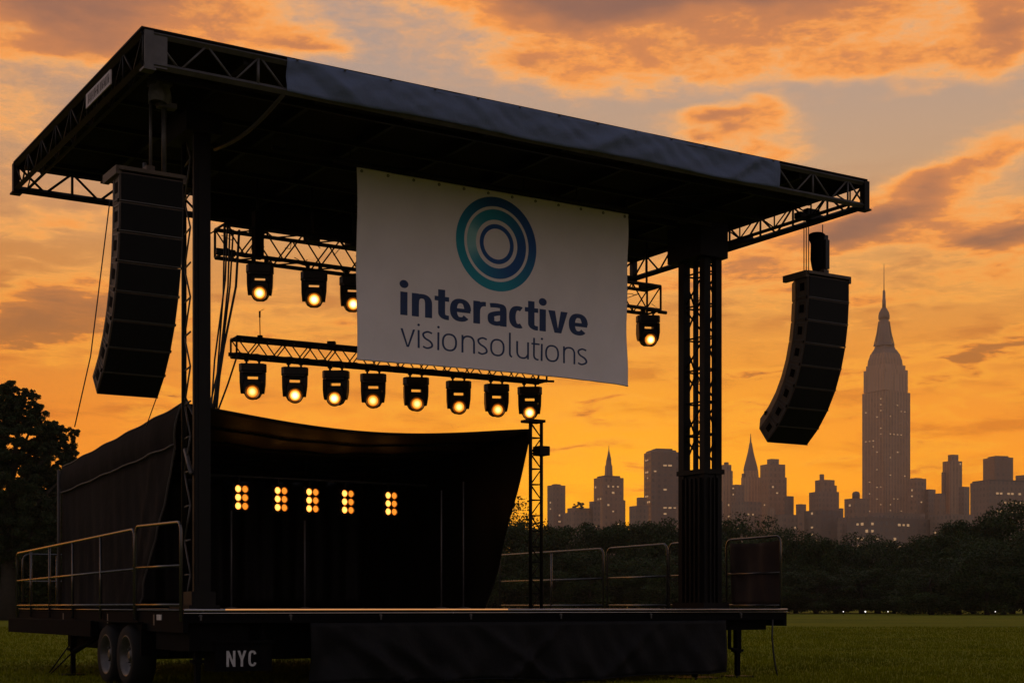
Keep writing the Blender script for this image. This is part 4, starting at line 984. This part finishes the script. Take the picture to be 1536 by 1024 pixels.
# ------------------------------------------------------------------ ropes and cables
def rope(pts, r, name, label, cat, grp=None):
    mb = MB(); mb.tube(pts, r, 5); tag(mb.build(name, 'rubber', None, tuple(pts[-1])), label, cat, grp)
pxy = lambda px, py, d: Vector(((px-768)/F*d, d, EYE+(HOR-py)*d/F))
rope([S(.2, 1.6, ZB+.02)*1.0, pxy(165, 300, 18.2), pxy(136, 534, 18.0), pxy(112, 640, 18.1), side(150, False) and S(side(150, False)[0]-.02, side(150, False)[1], 1.0)][1:4], .008, 'guy_rope', 'thin guy rope running down left of the left loudspeaker', 'rope', 'thin ropes by the left loudspeaker')
rope([pxy(237, 590, 19.0), pxy(219, 640, 20.6)], .007, 'guy_rope', 'short thin rope from the bottom of the left loudspeaker to the tent', 'rope', 'thin ropes by the left loudspeaker')
cab = [((341, 338), (338, 420), (322, 540), (317, 612)), ((345, 338), (342, 430), (330, 540), (319, 614)), ((350, 345), (345, 430), (333, 530), (325, 616)), ((359, 345), (354, 430), (336, 520), (322, 612)), ((337, 338), (335, 440), (326, 560), (313, 616))]
for i, c_ in enumerate(cab):
    pts = []
    for k in range(len(c_)-1):
        for j in range(5):
            t_ = j/5; a_, b__ = c_[k], c_[k+1]; pts.append(pxy(a_[0]+(b__[0]-a_[0])*t_, a_[1]+(b__[1]-a_[1])*t_, 20.4-.15*(k+t_)+.02*i))
    pts.append(pxy(*c_[-1], 19.9+.02*i))
    rope(pts, .013 if i != 3 else .018, 'hanging_cable', ('black cable in the bundle hanging right of the left tower' if i != 3 else 'thickest black cable of the bundle hanging right of the left tower'), 'cable', 'black cables hanging by the left tower')
rope([pxy(356, 532, 21.0), pxy(342, 575, 20.7), pxy(327, 615, 20.3)], .014, 'hanging_cable', 'slanting black cable from the lower truss down to the tent', 'cable')
rope([pxy(316, 350, 20.6), pxy(327, 343, 20.7), pxy(336, 336, 20.8)], .01, 'hanging_cable', 'short black cable between the left tower and the upper truss', 'cable')
pts = [S(uat(1157, vF), vF-.03, .9)]
for x_, y_ in ((1158, 955), (1160, 978), (1163, 998), (1166, 1015)):
    uu, zz = pv(x_, y_, vF-.03); pts.append(S(uu, vF-.03, max(zz, .02)))
rope(pts, .014, 'power_cable', 'black cable dangling from the front right corner of the deck', 'cable')

# ------------------------------------------------------------------ trees
def crown(cx, cz, rx, ry, rz, nclump, nleaf, leaf, seed, lo=-.75, shape=None):
    r_ = np.random.default_rng(seed); out = []
    cl = []
    while len(cl) < nclump:
        p = r_.normal(size=3); p /= np.linalg.norm(p); k = r_.uniform(.45, 1.0)**.6*(1+.16*math.sin(p[0]*5+seed)+.12*math.sin(p[2]*7+seed*2))
        if p[2]*k < lo: continue
        cl.append((p[0]*k*rx, p[1]*k*ry, p[2]*k*rz))
    cl = np.array(cl); sz = r_.uniform(.7, 1.35, nclump)*min(rx, rz)*(.30 if nclump == 60 else .17 if nclump == 110 else .22)
    idx = r_.integers(0, nclump, nleaf)
    d = r_.normal(size=(nleaf, 3)); d /= np.linalg.norm(d, axis=1)[:, None]; d *= (r_.random(nleaf)**.45)[:, None]
    c = cl[idx]+d*sz[idx][:, None]*np.array([1, 1, .72])+np.array([cx, 0, cz])
    a = r_.normal(size=(nleaf, 3)); a /= np.linalg.norm(a, axis=1)[:, None]; b = np.cross(a, r_.normal(size=(nleaf, 3))); b /= np.linalg.norm(b, axis=1)[:, None]
    L = leaf*r_.uniform(.6, 1.3, nleaf)[:, None]
    return np.stack([c-a*L*.5, c+b*L*.32, c+a*L*.5, c-b*L*.32], 1)
def trunk_mb(h_, r_, seed, crx):
    rr = random.Random(seed); mb = MB(); top = h_*.75
    pts = [Vector((rr.uniform(-.1, .1)*k, rr.uniform(-.1, .1)*k, top*k/5)) for k in range(6)]
    mb.tube(pts, [r_*(1.25 if k == 0 else 1-.75*k/5) for k in range(6)], 8)
    for k in range(9):
        s_ = pts[2+k % 3]; a_ = rr.random()*6.28; e = s_+Vector((math.cos(a_)*crx*.75, math.sin(a_)*crx*.75, h_*rr.uniform(.15, .34)))
        mid = s_.lerp(e, .5)+Vector((0, 0, -h_*.02)); mb.tube([s_, mid, e], [r_*.4, r_*.26, r_*.07], 6)
    return mb
def make_tree(name, h_, crx, nclump, nleaf, leaf, seed, lm_, low=.18, label='x', cat='tree', group=None):
    t_ = thing(name, (0, 0, 0), label, cat, group)
    trunk_mb(h_, h_*.022, seed, crx).build('trunk', 'bark', t_)
    zc_ = h_*(1+low)/2; raw_mesh('crown', crown(0, zc_, crx, crx, h_*(1-low)/2, nclump, nleaf, leaf, seed), 4, lm_, t_)
    return t_
def place(t_, px, D, s=1.0, rot=0.0, sx=1.0):
    return Matrix.Translation(((px-768)/F*D, D, 0)) @ Matrix.Rotation(rot, 4, 'Z') @ Matrix.Diagonal((s*sx, s*sx, s, 1))
# big tree at the left: spreading lobes
BT = thing('broadleaf_tree', ((10-768)/F*120, 120, 0), 'tall dark tree at the left edge, its crown against the orange sky', 'tree')
k_ = 120/F
parts_ = []
rs = np.random.default_rng(11)
lobes = [(8, 598, 34, 26), (38, 612, 30, 24), (62, 640, 30, 26), (88, 655, 28, 22), (30, 660, 48, 40), (-30, 620, 50, 50), (72, 690, 44, 34), (10, 720, 70, 50), (-40, 700, 60, 60), (60, 745, 48, 46), (30, 800, 60, 50), (-30, 800, 60, 50), (68, 820, 40, 50)]
for i, (px, py, rx_, rz_) in enumerate(lobes):
    n_ = int(900*(rx_*rz_)/700)
    parts_.append(crown((px-10)*k_, (HOR-py)*k_+EYE, rx_*k_, rx_*k_*1.1, rz_*k_, 110, n_*9, .19, 100+i, -1))
raw_mesh('crown', np.concatenate(parts_), 4, 'leaf_near', BT)
mb = MB(); mb.tube([(0, 0, 0), (.2, 0, 4), (0, .1, 8), (.4, 0, 12), (.9, 0, 15)], [.75, .6, .48, .3, .12], 10)
for (x_, z_) in ((4.3, 14.5), (2.2, 16), (-3, 15), (5, 12), (-4, 11), (3.4, 9)):
    mb.tube([(0, 0, max(5, z_-6)), (x_*.5, 0, z_-2.4), (x_, 0, z_)], [.26, .16, .04], 6)
mb.v = [tuple(Vector(p)+Vector(BT['_b'])) for p in mb.v]; mb.build('trunk', 'bark', BT)

far = [make_tree('park_tree', 14, 5.8, 60, 20000, .34, 21+i, 'leaf_far', low=-.06+.01*i, label='x') for i in range(4)]
tl_ = []   # px, top y, distance, variant, label
L_MID = 'leafy park tree in the wood behind the right guard rails'
rr = random.Random(9)
ORD = ['leftmost', 'second', 'third', 'fourth', 'fifth', 'sixth', 'seventh', 'eighth', 'ninth', 'tenth', 'eleventh', 'twelfth', 'thirteenth', 'fourteenth', 'fifteenth']
def wood(px0, px1, step, topf, D, lab, grp):
    x = px0; n_ = 0
    while x < px1:
        tl_.append((x+rr.uniform(-step*.25, step*.25), topf(x)+rr.uniform(-7, 7), D+rr.uniform(-8, 8), rr.randrange(4), ORD[n_]+lab, grp)); x += step; n_ += 1
topR = lambda x: float(np.interp(x, [700, 800, 860, 1010, 1100, 1180, 1260, 1330, 1400, 1450, 1500, 1560], [784, 786, 782, 780, 778, 795, 809, 806, 796, 778, 768, 745]))
wood(742, 1075, 27, topR, 262, ' tree from the left in the dark wood seen behind the stage', 'park trees behind the stage')
wood(1085, 1262, 27, topR, 255, ' park tree from the left between the right roof tower and the tallest skyscraper', 'park trees below the skyline')
wood(1262, 1400, 27, topR, 250, ' park tree from the left among those under the tallest skyscraper', 'park trees below the tallest skyscraper')
wood(1405, 1560, 28, topR, 225, ' tree from the left of the higher park trees at the right edge', 'park trees at the right edge')
lowR = lambda x: topR(x)+48
wood(745, 1075, 34, lowR, 244, ' low tree from the left at the lawn edge behind the stage', 'lower trees behind the stage')
wood(1085, 1400, 34, lowR, 236, ' low tree from the left at the lawn edge right of the stage', 'lower trees right of the stage')
wood(1405, 1560, 36, lowR, 205, ' tree from the left in the lower row at the right edge', 'lower trees at the right edge')
tl_ += [(770, 752, 250, 1, 'tree whose crown stands up beside the lattice pole', None),
        (100, 690, 150, 0, 'small tree behind the tarpaulin, right of the tall left tree', None), (128, 705, 158, 2, 'low tree peeking over the back corner of the tarpaulin', None)]
for i_, x_ in enumerate((-50, 0, 45, 85, 125)): tl_.append((x_, 742+rr.uniform(-12, 12), 132+rr.uniform(-5, 5), rr.randrange(4), ORD[i_]+' of the dark trees just below the tall left tree, counted from the left', 'dark trees at the left edge'))
for i_, x_ in enumerate((-30, 25, 70, 110)): tl_.append((x_, 780+rr.uniform(-10, 10), 126, rr.randrange(4), ORD[i_]+' of the low dark trees behind the left guard rail, from the left', 'low dark trees at the left'))
behind = lambda x: 778.0
wood(205, 735, 75, behind, 240, ' tree from the left of those hidden behind the tent', 'park trees behind the tent')
wood(1600, 1900, 70, lambda x: 745.0, 225, ' tree from the left of those beyond the right edge', 'park trees beyond the right edge')
firstt = {}
for px, py, D, kd, lab, grp in tl_:
    H_ = EYE+(HOR-py)*D/F; Mx = place(None, px, D, H_/14.3, rr.random()*6.28, rr.uniform(.95, 1.25)*max(1, 14/H_*.9) if H_ < 14 else rr.uniform(.85, 1.1))
    if kd not in firstt: firstt[kd] = (Mx, lab, grp)
    else:
        o = dup(far[kd], Mx, lab)
        if grp: o['group'] = grp
for kd, (Mx, lab, grp) in firstt.items():
    far[kd].matrix_world = Mx; far[kd]['label'] = lab
    if grp: far[kd]['group'] = grp

# ------------------------------------------------------------------ skyline
M['f_crown'] = facade('floodlight_tint_facade', (.46, .29, .19), (.27, .17, .12), 5.2, 30, .9)  # floodlight on the tower crown put into a paler, warmer stone colour
def pxm(D): return D/F
class Bld:
    def __init__(s, px, D, th, label, name='tower_block', cat='building'):
        s.D = D; s.th = R(th); s.k = D/F
        s.o = thing(name, ((px-768)*s.k, D, 0), label, cat, None); s.px = px
        s.rot = Matrix.Rotation(s.th, 4, 'Z'); s.o.rotation_euler = (0, 0, s.th); s.o['_b'] = (0, 0, 0)
        s.lits = 0
    def z(s, y): return EYE+(HOR-y)*s.k
    def tier(s, x0, x1, y0, y1, m='f_brown', kk=.8, name='wall', taper=1.0, n=None, sh=0):
        """x0..x1, y0 (bottom)..y1 (top): silhouette in picture pixels; footprint rotated by th"""
        c, sn = abs(math.cos(s.th)), abs(math.sin(s.th)); W = (x1-x0)*s.k
        w = W/(c+kk*sn); d = w*kk; cx = ((x0+x1)/2-s.px)*s.k
        off = s.rot.inverted() @ Vector((cx, 0, 0))
        mb = MB(); z0, z1 = max(0, s.z(y0)) if y0 < 900 else 0, s.z(y1)
        P_ = [(-w/2, -d/2), (w/2, -d/2), (w/2, d/2), (-w/2, d/2)]
        vs = [(x+off.x, y+off.y, z0) for x, y in P_]+[(x*taper+off.x, y*taper+off.y, z1) for x, y in P_]
        mb.add(vs, [(3, 2, 1, 0), (4, 5, 6, 7)]+[(k, (k+1) % 4, (k+1) % 4+4, k+4) for k in range(4)])
        s.last = (off, w, d, z0, z1); p_ = mb.build(name, m, s.o)
        return p_
    def spire(s, px, y0, y1, r0, r1=.4, name='spire', n=8):
        mb = MB(); off = s.rot.inverted() @ Vector(((px-s.px)*s.k, 0, 0)); mb.tube([(off.x, off.y, s.z(y0)), (off.x, off.y, s.z(y1))], [r0*s.k, r1*s.k], n, False); return mb.build(name, 'spire', s.o)
    def lit(s, n, seed, zlo=0, zhi=1, sz=(3.2, 2.6), par=None):
        """separate lit windows on the two faces towards the lawn"""
        off, w, d, z0, z1 = s.last; r_ = random.Random(seed); seen = set()
        for _ in range(n):
            left = r_.random() < .45; zz = z0+(z1-z0)*r_.uniform(zlo, zhi); zz = round(zz/7.5)*7.5+4
            if left: yy = round(r_.uniform(-d/2+5, d/2-5)/6.5)*6.5; c_ = (off.x-w/2, off.y+yy)
            else: xx = round(r_.uniform(-w/2+5, w/2-5)/6.5)*6.5; c_ = (off.x+xx, off.y-d/2)
            if (left, round(c_[0]), round(c_[1]), round(zz)) in seen or zz > z1-3: continue
            seen.add((left, round(c_[0]), round(c_[1]), round(zz)))
            mb = MB(); a_ = sz[0]/2*r_.uniform(.6, 1); b__ = sz[1]/2*r_.uniform(.6, 1)
            if left: mb.box(c_[0]-.25, c_[0]+.05, c_[1]-a_, c_[1]+a_, zz-b__, zz+b__)
            else: mb.box(c_[0]-a_, c_[0]+a_, c_[1]-.25, c_[1]+.05, zz-b__, zz+b__)
            mb.build('lit_window', 'window_lit', s.o)
TH = 32
b = Bld(834, 1750, TH, 'plain flat-topped block at the left end of the skyline'); b.tier(821, 848, 910, 728, 'f_grey'); b.lit(5, 1, .6, .9); b.tier(828, 841, 728, 726, 'stone_cap')
b = Bld(868, 1700, TH, 'low wide building between the plain block and the small spired tower'); b.tier(846, 888, 910, 769, 'f_grey'); b.tier(851, 884, 769, 762, 'f_brown')
dt = make_tree('roof_tree', 13, 8, 24, 2200, 1.6, 77, 'leaf_haze', low=.1, label='round tree crown standing above the low building on the skyline')
dt.matrix_world = Matrix.Translation(((868-768)/F*1695, 1695, EYE+(HOR-769)*1695/F)) @ Matrix.Diagonal((1, 1, .95, 1))
b = Bld(913, 1800, 24, 'square block topped by a thin pointed spire'); b.tier(891, 935, 910, 717, 'f_brown'); b.lit(16, 2, .45, .95); b.tier(896, 930, 717, 714, 'stone_cap'); b.tier(907, 919, 714, 698, 'f_strip', taper=.9); b.tier(908.5, 917.5, 698, 690, 'f_strip', taper=.8); b.spire(913.3, 690, 676, 4.0, .9); b.spire(913.3, 676, 668, .8, .3, 'mast')
b.tier(932, 938, 910, 750, 'f_grey')
b = Bld(958, 1650, TH, 'low stepped building between the spired block and the wide tower'); b.tier(944, 972, 910, 759, 'f_grey'); b.tier(955, 970, 759, 746, 'f_brown'); b.lit(2, 5)
b = Bld(992, 1850, 14, 'broad dark office tower with chamfered top, left of the right stage tower'); b.tier(967, 1016.5, 910, 679, 'f_glass'); b.lit(26, 3, .3, .95, (5, 2.5)); b.tier(969, 1014, 679, 676, 'stone_cap', taper=.93); b.tier(978, 1008, 676, 673.5, 'stone_cap')
b = Bld(1021, 1700, TH, 'low block just right of the broad office tower'); b.tier(1014, 1034, 910, 756, 'f_grey')
b = Bld(1091, 1900, TH, 'narrow tower right beside the right stage tower'); b.tier(1078, 1099, 910, 706, 'f_strip'); b.lit(6, 7, .6, .95); b.tier(1082, 1097, 706, 697, 'f_grey'); b.tier(1086, 1093, 697, 693, 'stone_cap')
b = Bld(1107, 1820, TH, 'mid-height block in front of the needle-topped skyscraper'); b.tier(1096, 1116, 910, 727, 'f_grey'); b.lit(6, 8, .6, .95)
b = Bld(1126, 2000, TH, 'skyscraper with tapering crown and needle spire', 'spired_skyscraper')
b.tier(1112, 1141, 910, 716, 'f_strip'); b.tier(1112.5, 1118, 716, 710, 'f_grey'); b.tier(1115, 1138, 716, 706, 'f_strip', taper=.92)
ys = [706, 699, 692, 685, 678, 671]; ws = [11, 9.6, 7.8, 6.0, 4.3, 3.0, 1.8]
for i, y0 in enumerate(ys): b.tier(1126-ws[i], 1126+ws[i], y0, y0-7, 'spire', taper=ws[i+1]/ws[i]*1.02, name='crown_tier')
b.spire(1126, 664, 650, 1.4, .3, 'mast')
b = Bld(1159, 1900, 24, 'wide stepped tower right of the needle-topped skyscraper'); b.tier(1141, 1177, 910, 697, 'f_brown'); b.lit(7, 9, .3, .9); b.tier(1151, 1168, 697, 688.5, 'f_grey'); b.tier(1174, 1180, 910, 716, 'f_grey')
b = Bld(1184, 1850, TH, 'thin slab right of the wide stepped tower'); b.tier(1177, 1190.5, 910, 744, 'f_glass')
b = Bld(1150, 1600, TH, 'pale low block in front of the wide stepped tower'); b.tier(1149, 1163, 910, 762, 'f_strip'); 
b = Bld(1120, 1620, TH, 'broad low building at the foot of the needle-topped skyscraper'); b.tier(1098, 1142, 910, 753, 'f_grey'); b.lit(4, 12, .6, .95)
b = Bld(1201, 1800, TH, 'small block left of the stepped apartment tower'); b.tier(1194, 1209, 910, 756, 'f_brown')
b = Bld(1236, 1850, 20, 'stepped apartment tower left of the tallest skyscraper'); b.tier(1215, 1257, 910, 738, 'f_grey'); b.lit(6, 13, .3, .9); b.tier(1223.5, 1251, 738, 720, 'f_brown'); b.tier(1229.5, 1236, 720, 711, 'f_brown'); b.tier(1248, 1255, 910, 728, 'f_grey')
b = Bld(1232, 1600, TH, 'wide low dark block below the stepped apartment tower'); b.tier(1207, 1260, 910, 766, 'f_glass'); b.lit(9, 14, .5, .9); b.tier(1257, 1265, 910, 762, 'f_grey')
b = Bld(1284, 1800, TH, 'block with a small round roof tank left of the tallest skyscraper'); b.tier(1267, 1303, 910, 748, 'f_brown'); b.lit(3, 15); off = b.rot.inverted() @ Vector(((1284-b.px)*b.k, 0, 0)); mb = MB(); mb.lathe([(4.8, b.z(748)), (4.8, b.z(740)), (3.4, b.z(737.5)), (0, b.z(736.5))], 10, lambda p: Vector(p)+off); mb.build('roof_tank', 'stone_cap', b.o)
# tallest
b = Bld(1328, 1911, TH, 'tallest skyscraper, stepped stone tower with a thin mast on top', 'stepped_skyscraper')
b.tier(1283, 1382, 910, 800, 'f_brown', .9); b.tier(1289, 1374, 800, 775, 'f_brown', .9)
b.tier(1294.5, 1364, 775, 590, 'f_strip', .85); b.lit(40, 20, .02, .9, (2.4, 1.6))
b.tier(1302, 1357, 775, 588.5, 'f_strip', 1.15)
b.tier(1296.5, 1360.5, 589, 556, 'f_crown', .85); b.tier(1300, 1357, 556, 549, 'f_crown', .85)
b.tier(1302, 1353, 549, 540, 'f_strip', .9, taper=.96); b.tier(1303.5, 1351.5, 540, 531, 'f_strip', .9, taper=.88); b.tier(1307, 1348, 531, 525, 'spire', .9, taper=.82); b.tier(1311, 1343, 525, 519, 'spire', .9, taper=.86)
off = b.rot.inverted() @ Vector(((1326-b.px)*b.k, 0, 0)); kk = b.k
def lat(prof, name, m, n=16, sm=True):
    mb = MB(); mb.lathe([(r*kk, b.z(y)) for r, y in prof], n, lambda p: Vector(p)+off, sm); mb.build(name, m, b.o)
lat([(14, 519), (12, 514), (9.6, 500), (7.8, 488), (6.6, 478)], 'mooring_mast', 'spire', 8, False)
for k in range(4):
    a_ = k*math.pi/2+.78; mb = MB(); c_, s_ = math.cos(a_)*kk, math.sin(a_)*kk
    mb.tube([(off.x+c_*14.5, off.y+s_*14.5, b.z(519)), (off.x+c_*10.2, off.y+s_*10.2, b.z(500)), (off.x+c_*7.8, off.y+s_*7.8, b.z(482))], [1.6*kk, 1.3*kk, .9*kk], 4, False); mb.build('buttress', 'spire', b.o)
lat([(8.2, 479), (8.4, 474), (7.4, 469), (5.2, 465), (3.6, 462)], 'dome', 'stone_cap')
lat([(2.9, 463), (2.7, 450), (2.2, 449), (2.0, 438), (1.1, 435)], 'antenna_base', 'spire')
lat([(.75, 436), (.6, 418), (.35, 395)], 'mast', 'spire', 6)
b = Bld(1382, 1850, TH, 'stepped block directly right of the tallest skyscraper'); b.tier(1362, 1389, 910, 718, 'f_brown'); b.lit(8, 21, .3, .9); b.tier(1366, 1383, 718, 717, 'stone_cap'); b.tier(1384, 1403, 910, 734, 'f_grey')
b = Bld(1338, 1560, TH, 'long low curved-front building with lit windows below the tallest skyscraper'); b.tier(1266, 1412, 910, 778, 'f_glass', .3); b.lit(34, 22, .35, .9, (4, 3)); b.tier(1300, 1390, 778, 770, 'f_grey', .4)
b = Bld(1428, 1900, 22, 'slim stepped tower with a square cap, right of the tallest skyscraper'); b.tier(1415, 1442, 910, 692, 'f_strip'); b.lit(3, 23); b.tier(1422.5, 1437, 692, 682, 'f_brown'); b.tier(1412.5, 1420, 910, 708, 'f_grey')
b = Bld(1408, 1820, TH, 'low block left of the slim stepped tower'); b.tier(1402, 1418, 910, 740, 'f_brown')
b = Bld(1447, 1820, TH, 'low block right of the slim stepped tower'); b.tier(1438, 1454, 910, 730, 'f_grey')
b = Bld(1496, 2000, 15, 'plain square office slab standing behind the broad lit building'); b.tier(1478, 1516, 910, 687, 'f_glass', 1.0); b.tier(1484, 1510, 687, 684.5, 'stone_cap', 1.0)
b = Bld(1505, 1600, 20, 'broad flat building with rows of lit windows at the right edge'); b.tier(1457, 1556, 910, 724, 'f_grey', .5); keep_ = b.last; b.tier(1460, 1553, 724, 721.5, 'stone_cap', .5); b.last = keep_
off_, w_, d_, z0_, z1_ = b.last
for i in range(10):
    for j in range(5):
        if random.random() < .80:
            mb = MB(); cx = off_.x-w_/2+w_*(.16+.075*i); zz = z1_-13-9.5*j; cy = off_.y-d_/2; mb.box(cx-1.5, cx+1.5, cy-.5, cy+.1, zz-1.0, zz+1.0); mb.build('lit_window', 'window_lit', b.o)
b = Bld(1534, 1900, TH, 'roof block behind the broad lit building at the right edge'); b.tier(1524, 1560, 910, 713, 'f_grey')
for px0, px1, y_, D, lb in ((884, 900, 752, 1700, 'low grey block left of the square spired block'), (1046, 1084, 752, 1700, 'low block behind the right stage tower'), (1160, 1196, 772, 1600, 'low grey building between the slab and the small block'),
                            (1256, 1272, 776, 1580, 'narrow low building left of the long lit building'), (1396, 1460, 772, 1560, 'low grey building below the slim stepped tower')):
    b = Bld((px0+px1)/2, D, TH, lb); b.tier(px0, px1, 910, y_, 'f_grey'); b.lit(2, px0)

# tiny lights at the far side of the lawn
for px, py, lb in ((1265, 919, 'tiny light at the far edge of the lawn, leftmost'), (1298, 916, 'brightest tiny white light at the far edge of the lawn'), (1332, 917, 'tiny faint light right of the brightest one at the lawn edge'), (1493, 920, 'tiny white light at the lawn edge near the right side')):
    D = 190; x_ = (px-768)/F*D; o = thing('path_light', (x_, D, 0), lb, 'path light', 'tiny path lights at the lawn edge')
    mb = MB(); mb.tube([(x_, D, 0), (x_, D, .42)], .03, 6); mb.build('post', 'steel_dark', o)
    mb = MB(); r_ = .11 if px == 1298 else .07; mb.lathe([(0, -r_), (r_*.8, -r_*.6), (r_, 0), (r_*.8, r_*.6), (0, r_)], 8, lambda p: Vector((x_, D, .48))+Vector(p)); mb.build('globe', 'tiny_light', o)

# ------------------------------------------------------------------ haze
hz = bpy.data.materials.new('haze_air'); hz.use_nodes = True; nt = hz.node_tree
nt.nodes.remove(nt.nodes['Principled BSDF']); pvn = nt.nodes.new('ShaderNodeVolumePrincipled')
pvn.inputs['Color'].default_value = (.84, .68, .55, 1); pvn.inputs['Density'].default_value = .00010; pvn.inputs['Anisotropy'].default_value = .1
nt.links.new(pvn.outputs[0], nt.nodes['Material Output'].inputs['Volume'])
M['haze'] = hz
mb = MB(); mb.box(-2360, 2360, -2360, 2360, -1, 448); tag(mb.build('haze', 'haze'), kind='stuff')

# clean helper property
for o in SC.objects:
    if '_b' in o: del o['_b']
